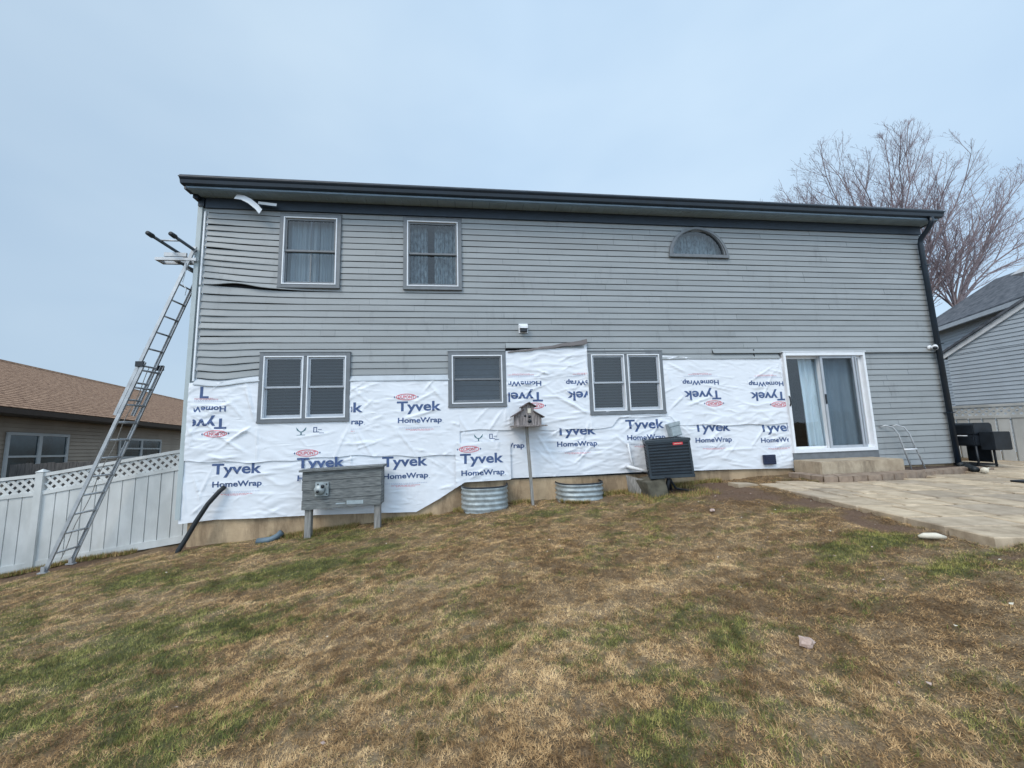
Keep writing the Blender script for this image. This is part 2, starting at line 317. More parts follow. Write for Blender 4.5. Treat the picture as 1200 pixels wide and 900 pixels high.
def lawn_mat(name, blade):
    Mt = bpy.data.materials.new(name); Mt.use_nodes = True; t = Mt.node_tree; N = t.nodes; b = N['Principled BSDF']; Lk = t.links.new
    b.inputs['Roughness'].default_value = .95; b.inputs['Specular IOR Level'].default_value = .15
    def at(n): k = N.new('ShaderNodeAttribute'); k.attribute_name = n; return k.outputs['Fac']
    ge = N.new('ShaderNodeNewGeometry')
    def ramp(src, c1, c2, p1, p2, c3=None):
        r = N.new('ShaderNodeValToRGB'); e = r.color_ramp.elements; e[0].position = p1; e[1].position = p2; e[0].color = (*c1, 1); e[1].color = (*c2, 1)
        if c3: k = e.new((p1+p2)/2); k.color = (*c3, 1)
        Lk(src, r.inputs[0]); return r.outputs[0]
    def mixc(f, a_, b_):
        m_ = N.new('ShaderNodeMix'); m_.data_type = 'RGBA'; Lk(f, m_.inputs[0]); Lk(a_, m_.inputs[6]); Lk(b_, m_.inputs[7]); return m_.outputs[2]
    if blade: rnd = at('rnd')
    else:
        n = N.new('ShaderNodeTexNoise'); n.inputs['Scale'].default_value = 60; n.inputs['Detail'].default_value = 6; n.inputs['Roughness'].default_value = .75
        Lk(ge.outputs['Position'], n.inputs[0]); rr = N.new('ShaderNodeMapRange'); rr.inputs[1].default_value = .3; rr.inputs[2].default_value = .7; Lk(n.outputs[0], rr.inputs[0]); rnd = rr.outputs[0]
    br = ramp(rnd, (.115, .062, .029), (.60, .375, .175), 0, 1, (.33, .195, .088)) if blade else ramp(rnd, (.062, .040, .023), (.20, .135, .078), 0, 1)
    st = ramp(rnd, (.42, .265, .12), (.86, .61, .33), 0, 1) if blade else ramp(rnd, (.13, .095, .06), (.34, .255, .165), 0, 1)
    gn = ramp(rnd, (.050, .066, .018), (.32, .33, .09), 0, 1, (.14, .175, .042)) if blade else ramp(rnd, (.04, .05, .02), (.10, .11, .045), 0, 1)
    dt = ramp(rnd, (.070, .043, .029), (.21, .138, .095), 0, 1)
    c = mixc(at('straw'), br, st); c = mixc(at('green'), c, gn); c = mixc(at('dirt'), c, dt)
    Lk(c, b.inputs['Base Color'])
    if not blade:
        n2 = N.new('ShaderNodeTexNoise'); n2.inputs['Scale'].default_value = 45; n2.inputs['Detail'].default_value = 6; Lk(ge.outputs['Position'], n2.inputs[0])
        bb = N.new('ShaderNodeBump'); bb.inputs['Strength'].default_value = .8; bb.inputs['Distance'].default_value = .03; Lk(n2.outputs[0], bb.inputs['Height']); Lk(bb.outputs[0], b.inputs['Normal'])
    return Mt
me.materials.append(lawn_mat('lawn soil and thatch', False))
go = bpy.data.objects.new('ground', me); COL.objects.link(go); tag(go, 'sloping patchy brown and green back lawn running up to the house', 'ground', kind='structure')

# grass and thatch: individual short blades
def blades(name, n, rmin, rmax, power, ln, wd, label):
    th = rng.uniform(R(-62), R(72), n*2); rr = rmin + (rmax-rmin)*rng.random(n*2)**power
    x = rr*np.sin(th); y = -DIST + rr*np.cos(th)
    k = (y < .0) & ((y < -.03) | (x < -4.7)) & ~in_poly(x, y, PATIO) & (x > -8.3) & (x < 9)
    gr, st, dr = lawn(x, y)
    k &= rng.random(len(x)) > dr*.93; k &= ~((y > -.55) & (x > 6.0)); k &= ~((x > -.12) & (x < .72) & (y > -.52)); k &= ~((x > 1.6) & (x < 2.5) & (y > -.52))
    x, y, gr, st, dr = [v[k][:n] for v in (x, y, gr, st, dr)]; n = len(x)
    z = g(x, y)
    z += (fbm(x*5, y*5, 60, 4)-.5)*.065 + (fbm(x*22, y*22, 61, 2)-.5)*.030 - .004
    clump = fbm(x*9, y*9, 70, 3)
    isg = rng.random(n) < gr*1.15
    az = rng.uniform(0, 2*np.pi, n); lean = np.where(isg, rng.uniform(.2, 1.1, n), rng.uniform(.9, 1.52, n))
    l = ln*rng.uniform(.4, 1.5, n)*np.where(isg, 1.05, 1.0)*(.35+1.3*clump)
    comb = 6.3*fbm(x*1.1, y*1.1, 77, 2)+3*(fbm(x*6, y*6, 78, 2)-.5); az = np.where(isg, az, comb+rng.normal(0, 1.7, n))
    dx, dy, dz = np.cos(az)*np.sin(lean), np.sin(az)*np.sin(lean), np.cos(lean)
    px, py = -np.sin(az), np.cos(az); w_ = wd*rng.uniform(.6, 1.4, n)
    lift = rng.uniform(0, .010, n)
    b1 = np.stack([x-px*w_/2, y-py*w_/2, z+lift], 1); b2 = np.stack([x+px*w_/2, y+py*w_/2, z+lift], 1)
    tp = np.stack([x+dx*l, y+dy*l, z+lift+dz*l*.9+.002], 1)
    co = np.stack([b1, b2, tp], 1).reshape(-1, 3); tri = np.arange(n*3).reshape(-1, 3)
    me = bpy.data.meshes.new(name); fill_mesh(me, co, tri)
    rep_ = lambda v: np.repeat(v, 3)
    attr(me, 'rnd', rep_(np.clip(rng.random(n)*.50+1.5*(fbm(x*24, y*24, 88, 3)-.5)+.9*(fbm(x*7, y*7, 89, 2)-.5)+.25, 0, 1))); attr(me, 'green', rep_(isg*rng.uniform(.6, 1, n))); attr(me, 'straw', rep_(np.clip(st+rng.normal(0, .22, n), 0, 1))); attr(me, 'dirt', rep_(dr*.8))
    me.materials.append(M_blade); ob = bpy.data.objects.new(name, me); COL.objects.link(ob); tag(ob, label, 'grass', kind='stuff')
M_blade = lawn_mat('grass blades', True)
blades('grass', 1150000, 1.6, 11.0, .85, .024, .0029, 'short patchy winter grass and thatch covering the lawn')

def tufts(n, label):
    spots = []
    while len(spots) < n:
        r_ = random.random()
        if r_ < .55: x, y = random.uniform(-3.3, 5.0), -abs(random.gauss(0, .07))-.02
        elif r_ < .70: cx = random.choice((.31, 2.06)); a_ = random.uniform(.1, 3.04); x, y = cx-math.cos(a_)*.47, .0-math.sin(a_)*.56
        elif r_ < .80: cx, cy = random.choice(((1.165, -.22), (-2.57, -.34), (-1.49, -.34), (-2.57, -.34))); x, y = random.gauss(cx, .07), random.gauss(cy-.05, .06)
        elif r_ < .92: x, y = random.uniform(-8, -4.9), .50-abs(random.gauss(0, .06))
        else: x, y = random.uniform(2.9, 4.2), random.uniform(-1.1, -.2)
        if (-.06 < x < .68 and y > -.40) or (1.68 < x < 2.44 and y > -.38): continue
        if vn(x*2.2, y*2.2, 66) < .42: continue
        spots.append((x, y))
    P = np.array(spots); x, y = P[:, 0], P[:, 1]; n = len(x); z = g(x, y)-.004
    az = rng.uniform(0, 6.28, n); le = rng.uniform(.05, .9, n); l = rng.uniform(.03, .10, n); w_ = rng.uniform(.002, .0045, n)
    b1 = np.stack([x-np.sin(az)*w_, y+np.cos(az)*w_, z], 1); b2 = np.stack([x+np.sin(az)*w_, y-np.cos(az)*w_, z], 1)
    tp = np.stack([x+np.cos(az)*np.sin(le)*l, y+np.sin(az)*np.sin(le)*l, z+np.cos(le)*l], 1)
    co = np.stack([b1, b2, tp], 1).reshape(-1, 3); me = bpy.data.meshes.new('tall_grass'); fill_mesh(me, co, np.arange(n*3).reshape(-1, 3))
    gr_ = (rng.random(n) < .62)*rng.uniform(.6, 1, n)
    attr(me, 'rnd', np.repeat(rng.random(n), 3)); attr(me, 'green', np.repeat(gr_, 3)); attr(me, 'straw', np.repeat(rng.random(n)*.6, 3)); attr(me, 'dirt', np.zeros(n*3))
    me.materials.append(M_blade); ob = bpy.data.objects.new('tall_grass', me); COL.objects.link(ob); tag(ob, label, 'grass', kind='stuff')
tufts(26000, 'longer uncut grass along the foundation, fence foot and posts')
# litter of leaves and chips in the lawn (countless)
mb = MB()
for i in range(420):
    x = random.uniform(-5, 5.2); y = random.uniform(-6, -.4)
    if i % 3 == 0: x, y = random.uniform(3.2, 5.0), random.uniform(-4.0, -.3)
    if in_poly(np.array([x]), np.array([y]), PATIO)[0]: continue
    z = float(g(x, y)) + .022; s = random.uniform(.004, .014); a = random.uniform(0, 6.3)
    pts = [(x+s*math.cos(a+k*1.57)*random.uniform(.6, 1.3), y+s*math.sin(a+k*1.57)*random.uniform(.5, 1.2), z+random.uniform(0, .012)) for k in range(4)]
    mb.add(pts, [(0, 1, 2, 3)], random.choice([0, 0, 0, 0, 0, 2, 2, 1]))
tag(mb.build('leaf_litter', [M['lawnlitter'], M['cream'], M['stone']]), 'dead leaf bits and pale chips scattered over the lawn', 'litter', kind='stuff')

# ------------------------------------------------------------------ patio
def paver_mat():
    Mt = mat('tan concrete pavers', (.36, .29, .205), .85, col2=(.55, .46, .34), scale=5, detail=8, bump=.35, bscale=60)
    t = Mt.node_tree; N = t.nodes; b = N['Principled BSDF']; src = b.inputs['Base Color'].links[0].from_socket
    ge = N.new('ShaderNodeNewGeometry'); r = N.new('ShaderNodeValToRGB')
    e = r.color_ramp.elements; e[0].color = (.74, .72, .73, 1); e[1].color = (1.08, 1.03, .97, 1)
    m_ = N.new('ShaderNodeMix'); m_.data_type = 'RGBA'; m_.blend_type = 'MULTIPLY'; m_.inputs[0].default_value = 1
    t.links.new(ge.outputs['Random Per Island'], r.inputs[0]); t.links.new(src, m_.inputs[6]); t.links.new(r.outputs[0], m_.inputs[7]); t.links.new(m_.outputs[2], b.inputs['Base Color'])
    return Mt
M['paver'] = paver_mat(); grime(M['paver'], .45, 3, .52)
U = .205; ang = R(-9)
occ = {}; mb = MB(); rp = random.Random(5)
ca, sa = math.cos(ang), math.sin(ang)
def pw(u, v): return (4.60+u*ca-v*sa, -4.16+u*sa+v*ca)
NU, NV = 60, 40
for j in range(0, NV):
    for i in range(0, NU):
        if (i, j) in occ: continue
        opts = [(3, 2), (2, 2), (2, 3), (4, 2), (3, 3), (2, 1), (3, 2)]; rp.shuffle(opts); opts += [(1, 1)]
        for a_, b_ in opts:
            if all((i+p_, j+q_) not in occ for p_ in range(a_) for q_ in range(b_)): break
        for p_ in range(a_):
            for q_ in range(b_): occ[(i+p_, j+q_)] = 1
        gp = .019; u0, u1, v0, v1 = i*U+gp, (i+a_)*U-gp, j*U+gp, (j+b_)*U-gp
        cx, cy = pw((u0+u1)/2, (v0+v1)/2)
        if not in_poly(np.array([cx]), np.array([cy]), PATIO)[0]: continue
        zt = -1.065 + rp.uniform(-.003, .003); ch = .009
        tilt = rp.uniform(-.003, .003)
        ring = lambda e_, z: [(*pw(u, v), z+tilt*(u-u0)/(u1-u0)) for u, v in ((u0+e_, v0+e_), (u1-e_, v0+e_), (u1-e_, v1-e_), (u0+e_, v1-e_))]
        vs = ring(0, zt-.10)+ring(0, zt-ch)+ring(ch, zt)
        mb.add(vs, [(0, 1, 5, 4), (1, 2, 6, 5), (2, 3, 7, 6), (3, 0, 4, 7), (4, 5, 9, 8), (5, 6, 10, 9), (6, 7, 11, 10), (7, 4, 8, 11), (8, 9, 10, 11)])
pat = mb.build('patio', M['paver']); tag(pat, 'tan stone paver patio with a stepped edge beside the lawn', 'patio', kind='structure')
mb = MB(); n_ = len(PATIO); PB = [(x+(.07 if x < 6 else 0), y+(.07 if y < -3.5 else 0)) for x, y in PATIO]; mb.add([(x, y, -1.118) for x, y in PB]+[(x, y, -1.4) for x, y in PB], [tuple(range(n_))]+[(i, (i+1) % n_, n_+(i+1) % n_, n_+i) for i in range(n_)])
M['joint'] = mat('dark joint sand', (.035, .026, .02), .95, var=.3, scale=20)
tag(mb.build('patio_base', M['joint']), 'dark sand bed and joints beneath the pavers', 'paver bed', kind='structure')
# ------------------------------------------------------------------ the house
HX0, HX1, HT = -4.63, 10.38, 4.385
house = empty('house', 'two storey grey vinyl house with half its lower siding stripped to white wrap', 'house')
WIN = {'a2': (-3.36, -2.28, 2.69, 4.12), 'b2': (-1.14, -.04, 2.69, 4.13), 'a1': (-3.59, -2.06, .25, 1.49), 'b1': (-.32, .76, .45, 1.49), 'c1': (2.36, 3.90, .25, 1.49)}
DOOR = (6.54, 8.46, -.62, 1.45)
openings = [(x0+.06, x1-.06, z0+.06, z1-.06) for x0, x1, z0, z1 in WIN.values()] + [(DOOR[0]+.03, DOOR[1]-.03, DOOR[2]+.03, DOOR[3]-.03)]
ARC = (4.90, 3.50, .655)     # centre x, sill z, radius
# walls: sheathing with real openings, side and back walls, floor between the storeys
mb = MB()
xs = sorted({HX0, HX1, ARC[0]-.58, ARC[0]+.58, *[v for o_ in openings for v in o_[:2]]}); zs = sorted({-.90, HT, ARC[1]+.04, ARC[1]+.56, *[v for o_ in openings for v in o_[2:]]})
opn = openings + [(ARC[0]-.58, ARC[0]+.58, ARC[1]+.04, ARC[1]+.56)]
for i in range(len(xs)-1):
    for j in range(len(zs)-1):
        cx, cz = (xs[i]+xs[i+1])/2, (zs[j]+zs[j+1])/2
        if any(o_[0] < cx < o_[1] and o_[2] < cz < o_[3] for o_ in opn): continue
        mb.box(xs[i], xs[i+1], .03, .14, zs[j], zs[j+1])
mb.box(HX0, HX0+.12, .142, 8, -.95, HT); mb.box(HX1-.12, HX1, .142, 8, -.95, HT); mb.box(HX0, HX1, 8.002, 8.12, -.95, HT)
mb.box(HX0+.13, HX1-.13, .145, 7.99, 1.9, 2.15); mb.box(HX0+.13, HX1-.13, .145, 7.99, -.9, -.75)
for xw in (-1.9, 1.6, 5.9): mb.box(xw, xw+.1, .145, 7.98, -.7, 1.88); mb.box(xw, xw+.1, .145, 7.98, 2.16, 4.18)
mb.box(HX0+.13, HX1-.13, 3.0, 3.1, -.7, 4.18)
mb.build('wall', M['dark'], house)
mb = MB(); mb.box(HX0+.01, HX1-.02, .035, 7.99, -3, -.902); mb.build('foundation', M['found'], house)

def wrap_top(x):
    if x < -3.59: return np.interp(x, [-4.63, -4.21, -3.62], [.97, .97, 1.06])
    if x < -2.06: return .31
    if x < -.32: return .97
    if x < .76: return .51
    if x < 2.36: return np.interp(x, [.79, 1.56, 2.35], [1.50, 1.57, 1.66])
    if x < 3.90: return .31
    return np.interp(x, [3.9, 5.2, 6.5], [1.40, 1.31, 1.33])
def wrap_bot(x): return float(np.interp(x, [-4.7, -4.2, -3.5, -2.7, -1.6, -.9, -.49, -.04, .77, .82, 2.28, 3.3, 5.24, 6.6], [-1.37, -1.33, -1.34, -1.34, -1.36, -1.38, -1.17, -.90, -.89, -.87, -.87, -.86, -.89, -.92]))
# siding: real clapboard courses, warped at the damaged left end
EXP = .12
def siding_intervals(k):
    zb = -.97+EXP*k; zc = zb+.06
    cuts = []
    if zc < .93: cuts.append((-9, DOOR[1]+.02))
    elif zc < 1.29: cuts.append((.70, DOOR[1]+.02))
    elif zc < 1.40: cuts += [(.70, 3.86), (DOOR[0]-.06, DOOR[1]+.04)]
    elif zc < 1.50: cuts += [(.76, 2.36)]
    for (x0, x1, z0, z1) in WIN.values():
        if z0+.01 < zc < z1-.01: cuts.append((x0+.02, x1-.02))
    if ARC[1]-.02 < zc < ARC[1]+ARC[2]:
        h = math.sqrt(max(0, (ARC[2]-.03)**2-(zc-ARC[1])**2)); cuts.append((ARC[0]-h, ARC[0]+h))
    segs = [(HX0, HX1)]
    for c0, c1 in cuts:
        ns = []
        for s0, s1 in segs:
            if c1 <= s0 or c0 >= s1: ns.append((s0, s1)); continue
            if c0 > s0: ns.append((s0, c0))
            if c1 < s1: ns.append((c1, s1))
        segs = ns
    return zb, segs
def warp(x, z, k, top):
    dz = dy = 0.0
    s = float(np.clip((-2.9-x)/1.75, 0, 1))**1.7
    if z > 2.60:
        A = .03+.075*float(sm(4.1, 2.9, z)); dz += A*s
        if k == 30 and not top: dy -= .05*math.exp(-((x+3.7)/.6)**2)
        if k == 30 and not top: dz += .050*math.exp(-((x+4.0)/.28)**2)+.018*float(sm(-2.0, -3.6, x))*float(sm(-4.5, -4.1, x))
    elif z > 1.9: dz += .02*s*math.sin((x+4.63)*2.0+k*.35)+.07*s*float(sm(2.1, 2.6, z))
    else:
        t = float(sm(1.9, .95, z)); dz += -.055*t*math.exp(-((x+4.25)/.34)**2) + .02*t*math.exp(-((x+3.5)/.25)**2)
    n = float(vn(x*2.1+k*7.7, k*3.3, 90))-.5
    dy -= (.030*max(0, n)+.008)*min(1, s*1.6) if not top else .0
    dz += .006*(float(vn(x*.6, k*.9, 91))-.5) + .016*(float(vn(x*1.7, k*1.3, 92))-.5)*float(sm(-2.2, -4, x))
    dy -= .005*(float(vn(x*1.1, k*.31, 94))-.5)
    return dy, dz
mb = MB(); lips = {}
for k in range(0, 43):
    zb, segs = siding_intervals(k)
    seams = sorted([random.uniform(-3.6, 10) for _ in range(4)])
    for (s0, s1) in segs:
        pts = [s0]+[s for s in seams if s0+.3 < s < s1-.3]+[s1]
        for q_ in range(len(pts)-1):
            a_, b_ = pts[q_]+(.0025 if q_ else 0), pts[q_+1]; off = .0022*(q_ % 2)
            n = max(1, int((b_-a_)/.09)) if a_ < -1.5 else max(1, int((b_-a_)/.35))
            low = (not siding_intervals(k-1)[1] or not any(c0 <= (a_+b_)/2 <= c1 for c0, c1 in siding_intervals(k-1)[1])) and k > 1
            vs = []; fs = []
            for i in range(n+1):
                x = a_+(b_-a_)*i/n
                dyb, dzb = warp(x, zb, k, False); dyt, dzt = warp(x, zb+EXP, k, True)
                curl = (.035 if low and zb < 1.6 else 0)
                yb = -.018-off+dyb-curl
                prof = [(-.004-off, zb+.020+dzb), (yb+.006, zb+.004+dzb), (yb, zb+.008+dzb), (yb+.001, zb+.022+dzb), (-.006-off+dyt+dyb*.2, zb+EXP-.004+dzt), (.006, zb+EXP+.003+dzt)]
                vs += [(x, y, z) for y, z in prof]
            P = 6
            for i in range(n):
                for j in range(P-1): fs.append((i*P+j, (i+1)*P+j, (i+1)*P+j+1, i*P+j+1))
            (lips.setdefault(round(s0, 1), MB()) if (low and zb < 1.2) else mb).add(vs, fs)
sd = mb.build('siding', M['siding'], house)
for lp in lips.values(): tag(lp.build('siding_edge', M['lip'], house), 'curled lowest siding course above the wrap, sky light coloured in')

# ---------------- wrap sheets
_CR = {}
def creases(sd_):
    if sd_ not in _CR:
        r_ = random.Random(1000+sd_); L_ = []
        hubs = [(-3.6, .25), (-2.05, .25), (-.32, .5), (.76, .5), (2.36, .25), (3.9, .25), (-1.0, -1.35), (-.05, -.9), (-4.6, -1.3), (6.4, -.9), (3.9, 1.3), (6.4, 1.2), (2.3, 1.5)]
        for hx, hz in hubs:
            for k in range(9):
                a_ = r_.uniform(0, 6.283); l = r_.uniform(.3, .95); d0 = r_.uniform(.02, .15)
                L_.append((hx+math.cos(a_)*(d0+l/2), hz+math.sin(a_)*(d0+l/2), a_, l/2, r_.uniform(.010, .022), r_.uniform(.010, .024)*r_.choice((1, 1, -.6))))
        for k in range(330):
            a_ = r_.choice((r_.gauss(0, .3), r_.gauss(0, .25), r_.gauss(.7, .3), r_.gauss(-.7, .3)))
            L_.append((r_.uniform(-4.7, 6.5), r_.uniform(-1.35, 1.5), a_, r_.uniform(.08, .42), r_.uniform(.008, .020), r_.uniform(.007, .020)*r_.choice((1, 1, -.6))))
        _CR[sd_] = L_
    return _CR[sd_]
def wr(x, z, s=0):
    x = np.asarray(x, float); z = np.asarray(z, float); t = 0*x
    bend = .03*(fbm(x*3, z*3, s+31, 2)-.5)
    x0, x1, z0, z1 = (x.min(), x.max(), z.min(), z.max()) if x.size else (0, 0, 0, 0)
    for cx, cz, a_, hl, w_, am in creases(s):
        if cx < x0-1 or cx > x1+1 or cz < z0-1 or cz > z1+1: continue
        dx, dz = x-cx, z-cz; u = dx*math.cos(a_)+dz*math.sin(a_); v = -dx*math.sin(a_)+dz*math.cos(a_)+bend
        t = t + am*np.exp(-(v/w_)**2)*np.clip(1-(u/hl)**2, 0, 1)
    wx = x+.25*fbm(x*1.5, z*1.5, s+3, 3); wz = z+.25*fbm(x*1.5+9, z*1.5, s+4, 3)
    u = wx*.8+wz*.35; v = wz*3.4-wx*.3
    r1 = 1-np.abs(2*fbm(u*1.6, v*1.8, s, 3)-1)
    return np.abs(.004+t) + .016*(r1**6)*sm(.35, .6, fbm(x*.9, z*.9, s+20, 2)) + .010*(fbm(x*1.6, z*2.0, s+12, 2)-.5) + .003*fbm(x*9, z*14, s+14, 2)
def sheet(x0, x1, zb, zt, yoff, s, name='house_wrap'):
    h = .022; mb_ = MB(); key = {}
    cuts = [-3.59, -2.06, -.32, .76, 2.36, 3.90]; xs_ = sorted({x0, x1, *[c for c in cuts if x0 < c < x1], *[v for v in np.arange(x0+h, x1, h) if all(abs(v-c) > .008 for c in cuts)]})
    def vid(x, z):
        kk = (round(x, 4), round(z, 4))
        if kk not in key:
            key[kk] = len(mb_.v); mb_.v.append((x, yoff, z))
        return key[kk]
    for i in range(len(xs_)-1):
        a_, b_ = xs_[i], xs_[i+1]; e_ = 1e-4
        ta, tb = min(zt(a_), wrap_top(a_+e_)), min(zt(b_), wrap_top(b_-e_)); ba, bb = max(zb(a_), wrap_bot(a_)), max(zb(b_), wrap_bot(b_))
        n0 = math.floor(min(ba, bb)/h); n1 = math.ceil(max(ta, tb)/h)
        for j in range(n0, n1):
            z0, z1 = j*h, (j+1)*h
            q_ = [(a_, min(max(z0, ba), ta)), (b_, min(max(z0, bb), tb)), (b_, min(max(z1, bb), tb)), (a_, min(max(z1, ba), ta))]
            ids = []
            for p_ in q_:
                t_ = vid(*p_)
                if t_ not in ids: ids.append(t_)
            if len(ids) > 2: mb_.f.append(tuple(ids)); mb_.mi.append(0); mb_.sm.append(True)
    V = np.array(mb_.v); V[:, 1] = yoff-wr(V[:, 0], V[:, 2], s); mb_.v = [tuple(p) for p in V.tolist()]
    return mb_.build(name, M['wrap'], house)
BIG = lambda x: 99.0
LOW = lambda x: -99.0
seamL = lambda x: -.385+.025*math.sin(x*2.3)+.012*math.sin(x*9)
seamR = lambda x: .165*float(sm(2.75, 2.95, x)*sm(4.15, 3.95, x))+.005+.02*math.sin(x*1.9+1)+.012*math.sin(x*7)-.03*max(0, x-5.2)
w_low = sheet(-4.73, 6.56, LOW, BIG, -.008, 0)
w_l = sheet(-4.70, -.12, seamL, BIG, -.030, 40)
w_r = sheet(-.12, 6.50, seamR, BIG, -.030, 80)
w_p = sheet(-.20, .80, LOW, lambda x: -.19+.01*math.sin(x*8), -.050, 120)
# ---------------- lettering printed on the sheets
def text_poly(s, bold=0.0):
    cu = bpy.data.curves.new('t', 'FONT'); cu.body = s; cu.size = 1; cu.offset = bold; cu.resolution_u = 3
    o = bpy.data.objects.new('t', cu); COL.objects.link(o); bpy.context.view_layer.update()
    me = bpy.data.meshes.new_from_object(o.evaluated_get(bpy.context.evaluated_depsgraph_get()))
    bpy.data.objects.remove(o); bpy.data.curves.remove(cu)
    v = np.zeros(len(me.vertices)*3); me.vertices.foreach_get('co', v); v = v.reshape(-1, 3)[:, :2]; f = [tuple(p.vertices) for p in me.polygons]
    bpy.data.meshes.remove(me); return v, f
_TX = {}
def place_text(mb_, s, box, rot, bold, mi, clip, yoff, sd_):
    if (s, bold) not in _TX: _TX[(s, bold)] = text_poly(s, bold)
    v, f = _TX[(s, bold)]; lo, hi = v.min(0), v.max(0); t = (v-lo)/(hi-lo)
    if rot: t = 1-t
    x0, x1, z0, z1 = box; pts = np.stack([x0+t[:, 0]*(x1-x0), z0+t[:, 1]*(z1-z0)], 1)
    flat_poly(mb_, pts, f, mi, clip, yoff, sd_)
def flat_poly(mb_, pts, f, mi, clip, yoff, sd_):
    bm = bmesh.new(); vs = [bm.verts.new((p[0], 0, p[1])) for p in pts]
    for ff in f:
        try: bm.faces.new([vs[i] for i in ff])
        except ValueError: pass
    for co_, no in (((clip[0], 0, 0), (-1, 0, 0)), ((clip[1], 0, 0), (1, 0, 0)), ((0, 0, clip[2]), (0, 0, -1)), ((0, 0, clip[3]), (0, 0, 1))):
        bmesh.ops.bisect_plane(bm, geom=bm.verts[:]+bm.edges[:]+bm.faces[:], plane_co=co_, plane_no=no, clear_outer=True)
    for z in np.arange(clip[2], clip[3], .022)[1:] if False else []: pass
    lo = [min(v.co[i] for v in bm.verts) if bm.verts else 0 for i in (0, 2)]; hi = [max(v.co[i] for v in bm.verts) if bm.verts else 0 for i in (0, 2)]
    for ax, no in ((0, (1, 0, 0)), (1, (0, 0, 1))):
        c = math.floor(lo[ax]/.022)*.022
        while c < hi[ax]:
            c += .022; pc = (c, 0, 0) if ax == 0 else (0, 0, c)
            bmesh.ops.bisect_plane(bm, geom=bm.verts[:]+bm.edges[:]+bm.faces[:], plane_co=pc, plane_no=no)
    bm.verts.index_update()
    if len(bm.verts):
        X = np.array([v.co.x for v in bm.verts]); Z = np.array([v.co.z for v in bm.verts]); Y = yoff-.0035-wr(X, Z, sd_)
        mb_.add(list(zip(X, Y, Z)), [tuple(v.index for v in reversed(fc.verts)) for fc in bm.faces], mi)
    bm.free()
def tyvek(mb_, x, z, rot, clip, yoff, sd_, parts='dthf'):
    """x, z: left and lower corner of the big word's box (0.79 x 0.235)"""
    def bx(dx0, dx1, dz0, dz1):
        if rot: return (x+.79-dx1, x+.79-dx0, z+.235-dz1, z+.235-dz0)
        return (x+dx0, x+dx1, z+dz0, z+dz1)
    if 't' in parts: place_text(mb_, 'Tyvek', bx(0, .79, 0, .235), rot, .026, 0, clip, yoff, sd_)
    if 'h' in parts: place_text(mb_, 'HomeWrap', bx(.02, .80, -.185, -.06), rot, .028, 0, clip, yoff, sd_); place_text(mb_, '.', bx(.815, .826, -.165, -.155), rot, 0, 0, clip, yoff, sd_)
    if 'd' in parts:
        place_text(mb_, 'DUPONT', bx(.02, .31, .285, .345), rot, .03, 1, clip, yoff, sd_)
        b_ = bx(-.02, .35, .255, .375); cx, cz, rx, rz = (b_[0]+b_[1])/2, (b_[2]+b_[3])/2, (b_[1]-b_[0])/2, (b_[3]-b_[2])/2
        N_ = 40; pts = []
        for i in range(N_):
            a_ = 2*math.pi*i/N_; pts += [(cx+rx*math.cos(a_), cz+rz*math.sin(a_)), (cx+(rx-.016)*math.cos(a_), cz+(rz-.014)*math.sin(a_))]
        flat_poly(mb_, pts, [(2*i, 2*((i+1) % N_), 2*((i+1) % N_)+1, 2*i+1) for i in range(N_)], 1, clip, yoff, sd_)
        for s_ in (-1, 1):
            ex = cx+s_*(rx+.022); flat_poly(mb_, [(ex-.014, cz), (ex, cz-.02), (ex+.014, cz), (ex, cz+.02)], [(0, 1, 2, 3)], 0, clip, yoff, sd_)
    if 'f' in parts:      # rows of print too fine to read
        for i, (w0, w1, dz, mi, st_) in enumerate(((.04, .78, -.242, 2, .030), (.16, .64, -.261, 2, .026), (.16, .66, -.280, 1, .05), (.24, .58, -.298, 1, .022))):
            u = w0
            while u < w1:
                l = st_*random.uniform(.5, 1.3); b_ = bx(u, min(u+l, w1), dz, dz+.007); u += l+.010
                flat_poly(mb_, [(b_[0], b_[2]), (b_[1], b_[2]), (b_[1], b_[3]), (b_[0], b_[3])], [(0, 1, 2, 3)], mi, clip, yoff, sd_)
PM = [M['blueprint'], M['redprint'], M['greyprint'], M['tealprint']]
def leafmark(mb_, x, z, clip, yoff, sd_, glyph=None):
    for s_ in (-1, 1):
        flat_poly(mb_, [(x, z), (x+s_*.03, z+.02), (x+s_*.085, z+.085), (x+s_*.07, z+.03), (x+s_*.02, z-.005)], [(0, 1, 2, 3, 4)], 3, clip, yoff, sd_)
    flat_poly(mb_, [(x-.01, z-.05), (x+.01, z-.05), (x+.008, z+.01), (x-.008, z+.01)], [(0, 1, 2, 3)], 3, clip, yoff, sd_)
    flat_poly(mb_, [(x-.07, z-.056), (x+.07, z-.056), (x+.07, z-.048), (x-.07, z-.048)], [(0, 1, 2, 3)], 3, clip, yoff, sd_)
    if glyph:
        mb_.build('printed_symbol', PM, glyph); mb_.__init__()
        for b_ in ((.20, .215, -.01, .08), (.25, .262, -.01, .08), (.20, .262, .068, .08), (.20, .30, -.012, 0), (.30, .38, -.03, -.02), (.28, .34, .03, .04)):
            flat_poly(mb_, [(x+b_[0], z+b_[2]), (x+b_[1], z+b_[2]), (x+b_[1], z+b_[3]), (x+b_[0], z+b_[3])], [(0, 1, 2, 3)], 0, clip, yoff, sd_)
def prints(sheet_, items, yoff, sd_):       # every printed word, emblem and block of fine print is a piece of its own
    for x, z, rot, clip, parts in items:
        for ch, nm in (('t', 'printed_word'), ('h', 'printed_word'), ('d', 'printed_emblem'), ('f', 'fine_print')):
            if ch in parts:
                t = MB(); tyvek(t, x, z, rot, clip, yoff, sd_, ch)
                if t.v: t.build(nm, PM, sheet_)
